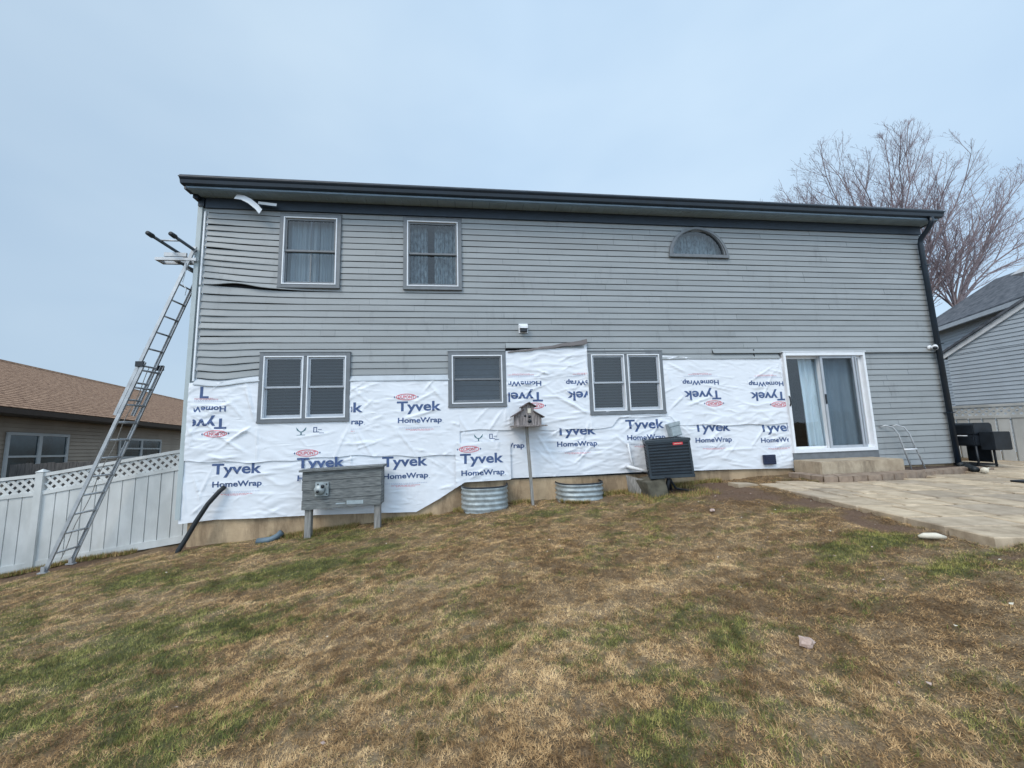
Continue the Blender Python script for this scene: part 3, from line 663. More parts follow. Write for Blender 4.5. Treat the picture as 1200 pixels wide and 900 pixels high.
C0 = (-4.72, 6.54, -1.3, 1.0)
prints(w_low, [(-4.27, -.65, False, C0, 'thf'), (-1.49, -.635, False, C0, 'thf'), (1.67, -.175, False, C0, 'thf'), (3.05, -.095, False, C0, 'thf'), (4.45, -.19, False, C0, 'thf'),
               (5.86, -.235, False, (-4.7, 6.5, -1.3, 1), 'thf'), (.27, -.17, False, (.82, 2, -.5, 0), 'h')], -.008, 0)
cL = (-4.60, -3.61, -.4, 1.0)
prints(w_l, [(-4.86, .17, True, cL, 'dthf'), (-2.91, -.60, False, (-3.5, -.3, -.9, .22), 'dth'), (-2.62, .345, False, (-2.03, -.3, -.3, 1.0), 'thf'), (-1.24, .345, False, (-2.03, -.35, -.37, .93), 'dthf')], -.030, 40)
t = MB(); place_text(t, 'T', (-4.62, -4.38, .70, .90), True, .02, 0, (-4.52, -3.7, 0, .93), -.030, 40); t.build('printed_word', PM, w_l)
t = MB(); leafmark(t, -2.86, .08, (-3.5, -2, -.2, .23), -.030, 40, w_l); t.build('printed_symbol', PM, w_l)
prints(w_r, [(.66, .53, True, (.79, 2.33, .02, 1.6), 'dthf'), (1.92, .53, True, (.79, 2.33, .02, 1.6), 'thf'), (4.30, .50, True, (3.93, 6.45, .05, 1.3), 'dthf'), (5.73, .45, True, (3.93, 6.5, .05, 1.3), 'dthf')], -.030, 80)
prints(w_p, [(-.12, -.63, False, (-.19, .78, -.86, -.21), 'dth')], -.050, 120)
t = MB(); leafmark(t, .22, -.13, (-.1, .8, -.185, .3), -.008, 0, w_low); t.build('printed_symbol', PM, w_low)
# torn backing strip along the top of the wrap
mb = MB(); N_ = 24
for i in range(N_):
    a_, b_ = i/N_, (i+1)/N_
    r_ = []
    for t_ in (a_, b_):
        x = .80+1.56*t_; z = 1.475+.16*t_+.006*math.sin(t_*20); h = .015+.075*t_**1.6; y = -.045-.035*t_-.006*math.sin(t_*31)
        r_ += [(x, y-.015, z-.01), (x, y, z+h), (x, -.03, z+h*.7)]
    mb.add(r_, [(0, 3, 4, 1), (1, 4, 5, 2)], 0, True)
tag(mb.build('backing_strip', M['brownflap'], house), 'grey brown torn strip curling off above the wrap')

# ---------------- eaves
mb = MB(); GX0, GX1 = -4.83, 10.50
mb.extrude_x([(-.325, 4.39), (-.325, 4.50), (-.452, 4.50), (-.452, 4.482), (-.43, 4.455), (-.415, 4.40), (-.39, 4.39)], GX0, GX1)
mb.extrude_x([(-.460, 4.492), (-.460, 4.508), (-.443, 4.508), (-.443, 4.492)], GX0-.01, GX1+.01)
mb.build('gutter', M['gutter'], house)
mb = MB(); mb.extrude_x([(-.350, 4.355), (-.350, 4.388), (-.290, 4.388), (-.290, 4.355)], GX0+.05, GX1-.05)
mb.build('fascia', M['gutterlip'], house)
mb = MB(); n = 46
for i in range(n):           # vented soffit panels running out from the wall
    a_ = -4.79+(15.25)*i/n; b_ = a_+15.25/n-.008
    mb.box(a_, b_, -.289, .02, 4.372, 4.386)
    for q_ in (.08, .16, .24): mb.box(a_+q_, a_+q_+.008, -.28, -.03, 4.367, 4.371)
mb.build('soffit', M['soffit'], house)
mb = MB(); mb.box(HX0-.01, HX1+.01, -.05, .029, 4.175, 4.370); mb.build('eave_shade', M['eave_shade'], house)  # board coloured near-black for the soffit's shade on the wall top
mb = MB(); mb.box(-4.84, -4.79, -.30, -.14, 4.36, 4.50); mb.box(-4.80, -4.72, -.14, .02, 4.30, 4.50); mb.box(-4.76, -4.66, -.06, .03, 4.20, 4.36)
mb.build('eave_return', M['gutter'], house)
mb = MB(); mb.box(10.46, 10.52, -.29, .02, 4.36, 4.50); mb.build('eave_return', M['gutter'], house)
mb = MB(); rz = 4.515; T_ = .05
mb.add([(-4.86, -.40, rz), (10.54, -.40, rz), (10.54, 4.05, rz+1.8), (-4.86, 4.05, rz+1.8), (-4.86, -.40, rz+T_), (10.54, -.40, rz+T_), (10.54, 4.05, rz+1.8+T_), (-4.86, 4.05, rz+1.8+T_)],
       [(3, 2, 1, 0), (4, 5, 6, 7), (0, 1, 5, 4), (1, 2, 6, 5), (2, 3, 7, 6), (3, 0, 4, 7)])
mb.add([(-4.86, 8.8, rz), (10.54, 8.8, rz), (10.54, 4.06, rz+1.8), (-4.86, 4.06, rz+1.8), (-4.86, 8.8, rz+T_), (10.54, 8.8, rz+T_), (10.54, 4.06, rz+1.8+T_), (-4.86, 4.06, rz+1.8+T_)],
       [(0, 1, 2, 3), (7, 6, 5, 4), (4, 5, 1, 0), (5, 6, 2, 1), (6, 7, 3, 2), (7, 4, 0, 3)])
for x_ in (HX0+.02, HX1-.14): mb.add([(x_, .15, HT), (x_, 8.1, HT), (x_, 8.1, rz), (x_, 4.05, rz+1.75), (x_, .15, rz), (x_+.1, .15, HT), (x_+.1, 8.1, HT), (x_+.1, 8.1, rz), (x_+.1, 4.05, rz+1.75), (x_+.1, .15, rz)], [(0, 1, 2, 3, 4), (9, 8, 7, 6, 5)])
mb.box(-4.80, 10.48, -.288, 8.1, 4.389, 4.40)
mb.build('roof', M['shingle_g'], house)
# corner posts
mb = MB(); mb.box(-4.775, -4.70, -.03, .06, -1.3, 4.30); mb.box(-4.70, -4.645, .012, .03, -.95, 4.30); mb.build('corner_post', M['corner'], house)
mb = MB(); mb.box(-4.655, -4.63, -.045, -.02, 1.0, 2.68); mb.box(-4.655, -4.63, -.045, -.02, 2.72, 4.1); mb.build('corner_trim', M['white'], house)
mb = MB(); mb.box(10.375, 10.40, -.035, .06, -.97, 4.16); mb.build('corner_post', M['siding'], house)
# downspout
mb = MB(); P_ = [(10.22, -.385, 4.40), (10.22, -.385, 4.28), (10.24, -.30, 4.18), (10.26, -.12, 4.03), (10.27, -.09, 3.92), (10.31, -.09, -1.0)]
mb.tube(P_, .058, n=8, flat=(1, .8)); 
for z_ in (3.4, 1.6, 0.1): mb.box(10.245, 10.37, -.145, -.02, z_, z_+.02)
mb.build('downspout', M['gutter'], house)
# ---------------- windows
def frame_box(mb_, x0, x1, z0, z1, t, y0, y1, mi=0, tb=None, tt=None):
    tb = tb or t; tt = tt or t
    mb_.box(x0, x0+t, y0, y1, z0, z1, mi); mb_.box(x1-t, x1, y0, y1, z0, z1, mi)
    mb_.box(x0+t, x1-t, y0, y1, z0, z0+tb, mi); mb_.box(x0+t, x1-t, y0, y1, z1-tt, z1, mi)
def window(key, units, kind):
    x0, x1, z0, z1 = WIN[key]; mb = MB()
    frame_box(mb, x0, x1, z0, z1, .075, -.052, .03); mb.box(x0-.005, x1+.005, -.062, -.052, z0-.005, z0+.03); mb.box(x0-.008, x1+.008, -.060, .0, z1, z1+.012)
    if units == 2: mb.box((x0+x1)/2-.035, (x0+x1)/2+.035, -.05, .03, z0+.075, z1-.075)
    wd_ = mb.build('window', M['casing'], house, bevel=.004)
    us = [(x0+.07, x1-.07)] if units == 1 else [(x0+.07, (x0+x1)/2-.03), ((x0+x1)/2+.03, x1-.07)]
    for u0, u1 in us:
        fr = MB(); frame_box(fr, u0, u1, z0+.065, z1-.065, .020, -.060, .055); fr.build('frame', M['white'], wd_, bevel=.002)
        a_, b_, c_, d_ = u0+.02, u1-.02, z0+.085, z1-.085; mid = (c_+d_)/2; st_ = .034; sm_ = M['sash'] if kind == 'blind' else M['casing']
        t = MB(); frame_box(t, a_, b_, mid-.016, d_, st_, -.030, -.002); t.build('sash', sm_, wd_)       # upper sash, in front
        t = MB(); frame_box(t, a_, b_, c_, mid+.016, st_, .004, .032, tb=.05); t.build('sash', sm_, wd_)
        for pz0, pz1, py in ((mid, d_-st_+.004, -.014), (c_+.046, mid, .018)):
            t = MB(); t.add([(a_+st_-.004, py, pz0), (b_-st_+.004, py, pz0), (b_-st_+.004, py, pz1), (a_+st_-.004, py, pz1)], [(0, 1, 2, 3)]); t.build('pane', M['glass'], wd_)
    if kind == 'blind':
        for u0, u1 in us:
            b = MB(); z = z0+.12; k = 0
            while z < z1-.1:
                y = .085; t_ = .020
                b.add([(u0+.04, y-t_, z+.006), (u1-.04, y-t_, z+.006), (u1-.04, y+t_, z-.010), (u0+.04, y+t_, z-.010), (u0+.04, y-t_, z+.009), (u1-.04, y-t_, z+.009), (u1-.04, y+t_, z-.007), (u0+.04, y+t_, z-.007)],
                      [(3, 2, 1, 0), (4, 5, 6, 7), (0, 1, 5, 4), (1, 2, 6, 5), (2, 3, 7, 6), (3, 0, 4, 7)]); z += .056
            b.build('blind', M['blind'], wd_)
    elif kind == 'screen':
        b = MB(); frame_box(b, x0+.09, x1-.09, z0+.09, z1-.09, .02, -.044, -.036)
        nx_ = 9
        b.build('screen_frame', M['casing'], wd_)
        b = MB(); z = z0+.12
        for i in range(10):
            b.box(x0+.1, x1-.1, .09, .094, z, z+.088); z += .1
        b.build('blind', M['darkblind'], wd_)
    else:
        (gx_, splits, mt) = kind; b = MB()
        for s0, s1 in splits:
            n = 60; vs = []; a_ = x0+.08+(x1-x0-.16)*s0; b_ = x0+.08+(x1-x0-.16)*s1
            for i in range(n+1):
                t_ = i/n; x = a_+(b_-a_)*t_; y = .13+.022*math.sin(t_*33)+.012*math.sin(t_*71+1)
                vs += [(x, y, z0+.05), (x, y+.01*math.sin(t_*20), z1-.05)]
            b.add(vs, [(2*i, 2*i+2, 2*i+3, 2*i+1) for i in range(n)], 0, True)
        b.build('curtain', mt, wd_)
        if gx_:
            b = MB(); cx = (x0+x1)/2
            b.box(cx-.012, cx+.012, -.011, -.004, (z0+z1)/2, z1-.11); b.box(cx-.012, cx+.012, .006, .0155, z0+.12, (z0+z1)/2); b.build('muntin', M['casing'], wd_)
    return wd_
tag(window('a2', 1, (True, [(0, .60), (.62, 1.0)], M['curtain'])), 'left upper window with pale curtains')
tag(window('b2', 1, (False, [(0, .38), (.52, 1.0)], M['curtain_reflection'])), 'right upper window with mottled curtains')
tag(window('a1', 2, 'blind'), 'left ground floor double window with blinds'); tag(window('b1', 1, 'screen'), 'small square ground floor window'); tag(window('c1', 2, 'blind'), 'right ground floor double window with blinds')
# half round window
def arc_ring(mb_, cx, cz, r0, r1, y0, y1, n=28):
    vs = []
    for i in range(n+1):
        a_ = math.pi*i/n
        for r_, y in ((r0, y0), (r1, y0), (r1, y1), (r0, y1)): vs.append((cx-r_*math.cos(a_), y, cz+r_*math.sin(a_)*.98))
    mb_.add(vs, [(i*4+k, i*4+(k+1) % 4, (i+1)*4+(k+1) % 4, (i+1)*4+k) for i in range(n) for k in range(4)])
mb = MB(); arc_ring(mb, ARC[0], ARC[1], .612, .665, -.055, .03); mb.box(ARC[0]-.67, ARC[0]+.67, -.062, .03, ARC[1]-.02, ARC[1]+.035)
aw = tag(mb.build('window', M['casing'], house), 'half round upper window')
mb = MB(); arc_ring(mb, ARC[0], ARC[1]+.03, .572, .600, -.04, .02); mb.box(ARC[0]-.58, ARC[0]+.58, -.03, .02, ARC[1]+.036, ARC[1]+.06); mb.build('frame', M['casing'], aw)
mb = MB(); n = 28; mb.add([(ARC[0], -.002, ARC[1]+.05)]+[(ARC[0]-.575*math.cos(math.pi*i/n), -.002, ARC[1]+.05+.55*math.sin(math.pi*i/n)) for i in range(n+1)], [(0, i+1, i+2) for i in range(n)]); mb.build('pane', M['glass'], aw)
mb = MB(); n = 60; vs = []
for i in range(n+1):
    t_ = i/n; x = ARC[0]-.6+1.2*t_; vs += [(x, .15+.03*math.sin(t_*40), ARC[1]), (x, .15+.02*math.sin(t_*40+.5), ARC[1]+.62)]
mb.add(vs, [(2*i, 2*i+2, 2*i+3, 2*i+1) for i in range(n)], 0, True); mb.build('curtain', M['curtain_reflection'], aw)  # mottled sheet whose colour paints the trees reflected in the glass
# ---------------- sliding door
x0, x1, z0, z1 = DOOR; mb = MB()
frame_box(mb, x0, x1, z0, z1, .055, -.075, .12, tb=.07, tt=.075); mb.box(x0-.03, x1+.02, -.085, -.03, z1, z1+.018)
dr = tag(mb.build('sliding_door', M['white'], house, bevel=.004), 'white framed sliding patio door with a pale curtain behind')
mb = MB(); mx_ = x0+.93
frame_box(mb, x0+.056, mx_, z0+.071, z1-.076, .045, .05, .09); frame_box(mb, mx_-.05, x1-.056, z0+.071, z1-.076, .05, .0, .04)
mb.build('frame', M['white'], dr)
mb = MB(); frame_box(mb, mx_-.06, x1-.24, z0+.072, z1-.078, .05, -.04, -.015); frame_box(mb, x1-.30, x1-.20, z0+.072, z1-.078, .03, -.052, -.041)
mb.build('screen_frame', M['sash'], dr)
for a_, b_, y_, mt_, nm_ in ((x0+.09, mx_-.04, .07, 'glass_l', 'pane'), (mx_, x1-.09, .02, 'glass_l', 'pane'), (mx_-.02, x1-.28, -.028, 'screen', 'screen')):
    mb = MB(); mb.add([(a_, y_, z0+.11), (b_, y_, z0+.11), (b_, y_, z1-.11), (a_, y_, z1-.11)], [(0, 1, 2, 3)]); mb.build(nm_, M[mt_], dr)
mb = MB(); mb.box(mx_-.055, mx_-.03, -.06, -.041, .36, .56); mb.build('handle', M['black'], dr); mb = MB(); mb.tube([(x0+.02, -.078, .33), (x0+.0, -.12, .38), (x0+.0, -.12, .48), (x0+.02, -.078, .53)], .012); mb.build('handle', M['black'], dr)
mb = MB(); n = 90
for s0, s1, dy in ((x0+.60, mx_+.12, 0),):
    vs = []
    for i in range(n+1):
        t_ = i/n; x = s0+(s1-s0)*t_; a_ = .035*math.sin(t_*17)+.012*math.sin(t_*47); vs += [(x-.03*(1-t_), .2+a_*.6, z1-.04), (x, .2+a_, .4), (x+.01, .2+a_*1.4, z0+.05)]
    mb.add(vs, [(3*i+j, 3*i+3+j, 3*i+4+j, 3*i+1+j) for i in range(n) for j in (0, 1)], 0, True)
mb.build('curtain', M['doorcurtain'], dr)
mb = MB(); vs = []
for i in range(n+1):
    t_ = i/n; x = mx_+.03+(x1-mx_)*t_; a_ = .03*math.sin(t_*22); vs += [(x, .21+a_*.6, z1-.04), (x, .21+a_, z0+.05)]
mb.add(vs, [(2*i, 2*i+2, 2*i+3, 2*i+1) for i in range(n)], 0, True); tag(mb.build('curtain', M['curtain'], dr), 'curtain behind the screened panel')
mb = MB(); mb.box(x0, x1+.03, -.05, .034, -.97, z0-.003); mb.build('door_sill_panel', M['casing'], house)
# vent hood high on the siding
mb = MB(); mb.box(1.03, 1.21, -.03, -.015, 1.86, 2.04); mb.add([(1.045, -.03, 2.03), (1.195, -.03, 2.03), (1.195, -.13, 1.97), (1.045, -.13, 1.97), (1.045, -.03, 1.93), (1.195, -.03, 1.93), (1.195, -.13, 1.93), (1.045, -.13, 1.93)], [(0, 1, 2, 3), (3, 2, 6, 7), (0, 3, 7, 4), (1, 5, 6, 2)])
vh = mb.build('vent_hood', M['white'], house); mb = MB(); mb.box(1.055, 1.185, -.115, -.031, 1.872, 1.928); mb.build('louvre', M['black'], vh)
# dark square cover on the wrap
mb = MB(); mb.box(5.86, 6.11, -.085, -.03, -.82, -.63); bo = mb.build('outlet_cover', M['navy'], house, bevel=.006)
mb = MB()
for i in range(4): mb.box(5.88, 6.09, -.094, -.086, -.80+i*.042, -.775+i*.042)
mb.build('louvre', M['navy'], bo)
# broken siding edge near the door
mb = MB(); mb.box(5.91, 5.925, -.038, -.02, 1.31, 1.52); tag(mb.build('siding_crack', M['dark'], house), 'dark split in the siding left of the door')
place(house, (2.9, 4, -2.2))

# ------------------------------------------------------------------ things on and along the wall
o = empty('security_camera', 'small white security camera on the siding beside the downspout', 'camera')
mb = MB(); mb.tube([(10.13, -.028, 1.54), (10.13, -.06, 1.54)], .05, n=14); mb.tube([(10.13, -.06, 1.54), (10.12, -.12, 1.53)], .02, n=10); mb.build('mount', M['white'], o)
mb = MB(); mb.tube([(10.21, -.08, 1.56), (10.06, -.19, 1.50)], [.048, .048], n=14); b_ = mb.build('camera_body', M['white'], o)
mb = MB(); mb.tube([(10.058, -.192, 1.499), (10.05, -.198, 1.496)], .040, n=14); mb.build('lens', M['black'], b_); place(o, (10.13, -.03, 1.54))
o = empty('disconnect_box', 'grey electrical disconnect box on the wrap above the air conditioner', 'utility box')
def tilt(c, a_): 
    c = Vector(c); rm = Matrix.Rotation(a_, 3, 'Y'); return lambda p: rm @ (p-c)+c
T1 = tilt((4.0, 0, -.08), R(-12)); mb = MB(); mb.box(3.88, 4.10, -.17, -.035, -.20, .06, T=T1); mb.build('box_body', M['steelblue'], o, bevel=.008)
mb = MB(); mb.box(3.87, 4.11, -.182, -.171, .00, .07, T=T1); mb.box(3.90, 4.08, -.182, -.171, -.18, -.02, T=T1); mb.build('cover', M['steelblue'], o)
mb = MB(); mb.tube([(4.02, -.10, -.19), (4.03, -.12, -.3), (3.98, -.2, -.42)], .018); mb.build('conduit', M['black'], o); place(o, (4.0, -.04, -.1))
# white bent vent pipe by the unit
mb = MB(); mb.tube([(3.02, -.03, -.74), (3.05, -.12, -.75), (3.22, -.2, -.80), (3.34, -.22, -.83)], [.032, .034, .03, .03], n=12); mb.tube([(3.05, -.09, -.3), (3.08, -.12, -.6), (3.12, -.15, -.76)], .016)
tag(mb.build('drain_pipe', M['white']), 'short bent white pipe beside the left of the air conditioner', 'pipe')
# window wells
def well(cx, rx, ry, zt, zb, label):
    o = empty('window_well', label, 'window well', 'corrugated window wells along the foundation'); mb = MB(); n = 40; rows = 28; vs = []
    for j in range(rows+1):
        z = zb+(zt-zb)*j/rows; rr = .016*math.sin(2*math.pi*(zt-z)/.083)
        for i in range(n+1):
            a_ = math.pi*i/n; s_ = math.sin(a_)**.7; c_ = math.copysign(abs(math.cos(a_))**.7, math.cos(a_)); vs.append((cx-(rx+rr)*c_, .03-(ry+rr)*s_, z))
    mb.add(vs, [(j*(n+1)+i, j*(n+1)+i+1, (j+1)*(n+1)+i+1, (j+1)*(n+1)+i) for j in range(rows) for i in range(n)], 0, True); mb.build('shell', M['galv'], o)
    mb = MB(); pts = []
    for i in range(n+1):
        a_ = math.pi*i/n; s_ = math.sin(a_)**.7; c_ = math.copysign(abs(math.cos(a_))**.7, math.cos(a_)); pts.append((cx-rx*c_, .03-ry*s_, zt+.008))
    mb.tube(pts, .014, n=6); mb.build('rim', M['black'], o)
    mb = MB(); vs = [(cx, .02, zb+.06)]+[(cx-(rx-.03)*math.cos(math.pi*i/20), .02-(ry-.04)*math.sin(math.pi*i/20), zb+.06) for i in range(21)]
    mb.add(vs, [(0, i+1, i+2) for i in range(20)]); mb.build('gravel_bed', M['joint'], o); place(o, (cx, -.2, zb))
well(.31, .41, .50, -.965, -1.75, 'corrugated steel window well left of the birdhouse post')
well(2.06, .42, .48, -.985, -1.6, 'corrugated steel window well right of the birdhouse post')

# birdhouse on a post
o = empty('birdhouse', 'weathered wooden barn shaped birdhouse on a thin leaning post', 'birdhouse'); Y0, Y1 = -.42, -.14
mb = MB(); mb.box(.80, 1.42, -.50, -.06, .06, .085); mb.build('platform', M['birdwood'], o, bevel=.003)
mb = MB()
def prism(mb_, prof, y0, y1, mi=0):
    n = len(prof); mb_.add([(x, y0, z) for x, z in prof]+[(x, y1, z) for x, z in prof], [tuple(range(n)), tuple(reversed(range(n, 2*n)))]+[(i, n+i, n+(i+1) % n, (i+1) % n) for i in range(n)], mi)
prism(mb, [(.87, .087), (1.33, .087), (1.33, .24), (1.20, .315), (1.20, .42), (1.11, .475), (1.01, .42), (1.01, .35), (.87, .27)], Y0, Y1); bw = mb.build('wall', M['birdwood'], o)
def slab(mb_, x0, za, x1, zb, y0, y1, t): mb_.add([(x0, y0, za), (x1, y0, zb), (x1, y1, zb), (x0, y1, za), (x0, y0, za+t), (x1, y0, zb+t), (x1, y1, zb+t), (x0, y1, za+t)], [(0, 1, 2, 3), (7, 6, 5, 4), (0, 4, 5, 1), (1, 5, 6, 2), (2, 6, 7, 3), (3, 7, 4, 0)])
mb = MB(); slab(mb, .81, .235, 1.015, .352, Y0-.05, Y1+.05, .018); slab(mb, 1.19, .322, 1.38, .212, Y0-.05, Y1+.05, .018); slab(mb, .985, .402, 1.112, .478, Y0-.06, Y1+.06, .018); slab(mb, 1.112, .478, 1.235, .402, Y0-.06, Y1+.06, .018)
mb.build('roof', M['birdroof'], o)
mb = MB(); mb.box(1.085, 1.145, Y0-.004, Y0+.001, .30, .385); mb.build('trim_window', M['cream'], bw)
mb = MB()
for cx, cz, r_ in ((1.115, .235, .026), (1.115, .155, .034), (1.04, .25, .02)): mb.tube([(cx, Y0-.003, cz), (cx, Y0-.006, cz)], r_, n=14)
for i in range(7): mb.box(.93+i*.055, .934+i*.055, Y0-.002, Y0+.001, .09, .25)
mb.build('entrance_hole', M['black'], bw)
mb = MB(); P0, P1 = Vector((1.08, -.27, .06)), Vector((1.165, -.22, -1.5)); mb.tube([P0, P1], .036, n=4); mb.build('post', M['oldpost'], o); place(o, (1.165, -.22, -1.3))
# weathered box panel on two posts
o = empty('weathered_panel', 'weathered grey plank panel on two posts holding a small metal dial', 'panel')
def shear(p): return Vector((p.x, p.y, p.z + .025*(p.x+2.0)))
mb = MB(); y = -.42
for i in range(4): mb.box(-2.66+random.uniform(-.006, .006), -1.42+random.uniform(-.006, .006), y+random.uniform(-.003, .003), y+.03, -1.165+i*.152, -1.018+i*.152, T=shear)
mb.box(-2.66, -2.62, y+.03, -.18, -1.165, -.56, T=shear); mb.box(-1.46, -1.42, y+.03, -.18, -1.165, -.56, T=shear); mb.box(-2.66, -1.42, -.18, -.15, -1.165, -.56, T=shear); mb.build('planks', M['oldwood'], o, bevel=.003)
mb = MB(); mb.box(-2.70, -1.38, -.47, -.12, -.558, -.525, T=shear); mb.build('top_board', M['oldwood'], o, bevel=.003)
for xa in (-2.62, -1.535): mb = MB(); mb.box(xa, xa+.10, -.385, -.29, -1.8, -1.15); mb.build('leg', M['oldpost'], o, bevel=.005)
mb = MB(); mb.box(-2.45, -2.24, y-.03, y-.004, -.965, -.745); dp = mb.build('metal_plate', M['galv'], o, bevel=.006)
mb = MB(); mb.tube([(-2.37, y-.031, -.865), (-2.37, y-.09, -.865)], [.085, .075], n=20); mb.build('dial', M['galv'], dp)
mb = MB(); mb.tube([(-2.385, y-.091, -.885), (-2.385, y-.10, -.885)], .022, n=12); mb.tube([(-2.31, y-.091, -.805), (-2.31, y-.10, -.805)], .03, n=8)
mb.build('knob', M['black'], dp)
for dx, dz in ((-.06, .08), (.075, .075), (.08, -.08)): mb = MB(); mb.tube([(-2.345+dx, y-.031, -.855+dz), (-2.345+dx, y-.038, -.855+dz)], .012, n=8); mb.build('bolt', M['black'], dp)
mb = MB(); mb.box(-2.13, -1.98, y-.006, y-.002, -1.11, -1.09); mb.box(-1.96, -1.70, y-.006, y-.002, -1.12, -1.06); mb.build('label_strip', M['steelblue'], o); place(o, (-2.05, -.33, -1.6))
# black drain hose leaning on the wrap
mb = MB(); mb.tube([(-4.02, -.06, -.79), (-4.08, -.10, -.86), (-4.22, -.14, -1.05), (-4.36, -.18, -1.32), (-4.47, -.22, -1.58), (-4.53, -.26, -1.72), (-4.56, -.28, -1.86)], .036, n=10)
tag(mb.build('drain_hose', M['black_rubber']), 'black plastic hose leaning up against the wrap at the left corner', 'hose')
# grey pipe elbow on the grass
mb = MB(); mb.tube([(-3.42, -.16, -1.685), (-3.22, -.17, -1.665), (-3.12, -.16, -1.62), (-3.06, -.14, -1.56)], [.065, .06, .06, .062], n=14, flat=(1, .8)); M['bluegrey'] = mat('blue grey plastic pipe', (.10, .145, .18), .6, var=.15)
tag(mb.build('pipe_elbow', M['bluegrey']), 'loose blue grey pipe elbow lying against the foundation', 'pipe')

# ------------------------------------------------------------------ air conditioner
o = empty('air_conditioner', 'dark louvred air conditioner unit standing tilted on its stand by the wrap', 'air conditioner')
def TA(p):
    c = Vector((3.62, -.50, -.86)); return Matrix.Rotation(R(-22), 3, 'Z') @ (Matrix.Rotation(R(-3.5), 3, 'Y') @ (Vector(p)-Vector((3.5, -.5, -.85)))) + c
ax0, ax1, ay0, ay1, az0, az1 = 3.14, 3.86, -.84, -.16, -.85, -.22
mb = MB(); mb.box(ax0+.02, ax1-.02, ay0+.02, ay1-.02, az0+.02, az1-.03, T=TA); bd = mb.build('core', M['black'], o)
mb = MB()
for x in (ax0, ax1-.035):
    for yy in (ay0, ay1-.035): mb.box(x, x+.035, yy, yy+.035, az0, az1-.02, T=TA)
mb.box(ax0-.005, ax1+.005, ay0-.005, ay1+.005, az0-.03, az0+.025, T=TA); mb.box(ax0-.012, ax1+.012, ay0-.012, ay1+.012, az1-.05, az1, T=TA); mb.build('casing', M['acedge'], o, bevel=.006)
mb = MB(); n = 11
for i in range(n):
    z = az0+.045+i*(az1-az0-.12)/(n-1)
    for (a_, b_, c_, d_) in ((ax0+.036, ax1-.036, ay0-.002, ay0+.016), (ax0+.036, ax1-.036, ay1-.016, ay1)):
        mb.box(a_, b_, c_, d_, z, z+.024, T=TA)
    for (a_, b_) in ((ax0, ax0+.016), (ax1-.016, ax1)): mb.box(a_, b_, ay0+.036, ay1-.036, z, z+.024, T=TA)
mb.build('louvres', M['acdark'], o, bevel=.003)
mb = MB(); mb.box(ax0+.44, ax0+.60, ay0-.014, ay0-.004, az1-.105, az1-.062, T=TA); bg_ = mb.build('badge', M['red'], o)
mb = MB(); mb.box(ax0+.46, ax0+.58, ay0-.0165, ay0-.0145, az1-.087, az1-.080, T=TA); mb.build('badge_stripe', M['cream'], bg_)
mb = MB(); cc = Vector((3.5, -.5, 0))
for r_ in (.10, .16, .22, .28): mb.tube([TA(Vector((cc.x+r_*math.cos(t_*.2618), cc.y+r_*math.sin(t_*.2618), az1+.012))) for t_ in range(25)], .004, n=4)
mb.build('fan_guard', M['black'], o)
mb = MB(); mb.tube([(3.5, -.7, -.86), (3.46, -.62, -1.22)], .035, n=6); mb.tube([(3.68, -.35, -.83), (3.72, -.3, -1.2)], .03, n=6); mb.tube([(3.38, -.8, -.88), (3.9, -.78, -.88)], .016, n=4); mb.tube([(3.52, -.66, -.9), (3.66, -.6, -1.1), (3.95, -.55, -1.17)], .02, n=6); mb.build('stand_leg', M['black'], o); place(o, (3.45, -.5, -1.2))
mb = MB(); TP = tilt((3.15, -.6, -1.1), R(-12)); mb.box(3.10, 3.44, -.72, -.2, -1.26, -.95, T=TP); tag(mb.build('concrete_block', M['pad'], bevel=.01), 'mossy tilted concrete pad under the air conditioner', 'concrete pad')
mb = MB(); mb.add([(2.98, -.06, -.90), (3.14, -.42, -.94), (3.08, -.4, -1.26), (3.0, -.1, -1.25), (3.0, -.05, -.91), (3.16, -.41, -.95), (3.10, -.39, -1.26), (3.02, -.09, -1.25)], [(0, 1, 2, 3), (7, 6, 5, 4), (0, 4, 5, 1), (1, 5, 6, 2), (2, 6, 7, 3), (3, 7, 4, 0)])
tag(mb.build('plywood_scrap', M['oldpost']), 'thin grey board propped at the left of the tilted concrete pad', 'board')

# ------------------------------------------------------------------ steps
o = empty('concrete_steps', 'low concrete landing with a curved block step below the sliding door', 'steps')
mb = MB(); mb.box(6.50, 8.28, -.66, -.055, -1.2, -.75); mb.build('landing', M['concrete'], o, bevel=.015)
mb = MB(); cur = [(6.18, -.25), (6.2, -.98), (6.7, -1.06), (7.3, -1.04), (7.9, -.95), (8.5, -.82), (9.1, -.66), (9.7, -.56), (10.3, -.5)]
inn = [(6.48, -.25), (6.48, -.70), (6.8, -.70), (7.3, -.70), (7.8, -.69), (8.32, -.64), (9.0, -.44), (9.6, -.36), (10.25, -.3)]
top = MB()
for i in range(len(cur)-1):
    nn = max(1, int((Vector(cur[i+1])-Vector(cur[i])).length/.24))
    for k in range(nn):
        a_, b_ = k/nn+.01, (k+1)/nn-.01
        A = Vector(cur[i]).lerp(Vector(cur[i+1]), a_); B = Vector(cur[i]).lerp(Vector(cur[i+1]), b_); C = Vector(inn[i]).lerp(Vector(inn[i+1]), b_); D = Vector(inn[i]).lerp(Vector(inn[i+1]), a_)
        zt = -.965+random.uniform(-.003, .003) - (.03 if i > 4 else 0)
        mb.hexa([(*A, -1.2), (*B, -1.2), (*C, -1.2), (*D, -1.2), (*A, zt), (*B, zt), (*C, zt), (*D, zt)])
mb.build('block_step', M['brick'], o, bevel=.006); place(o, (7.4, -.5, -1.1))
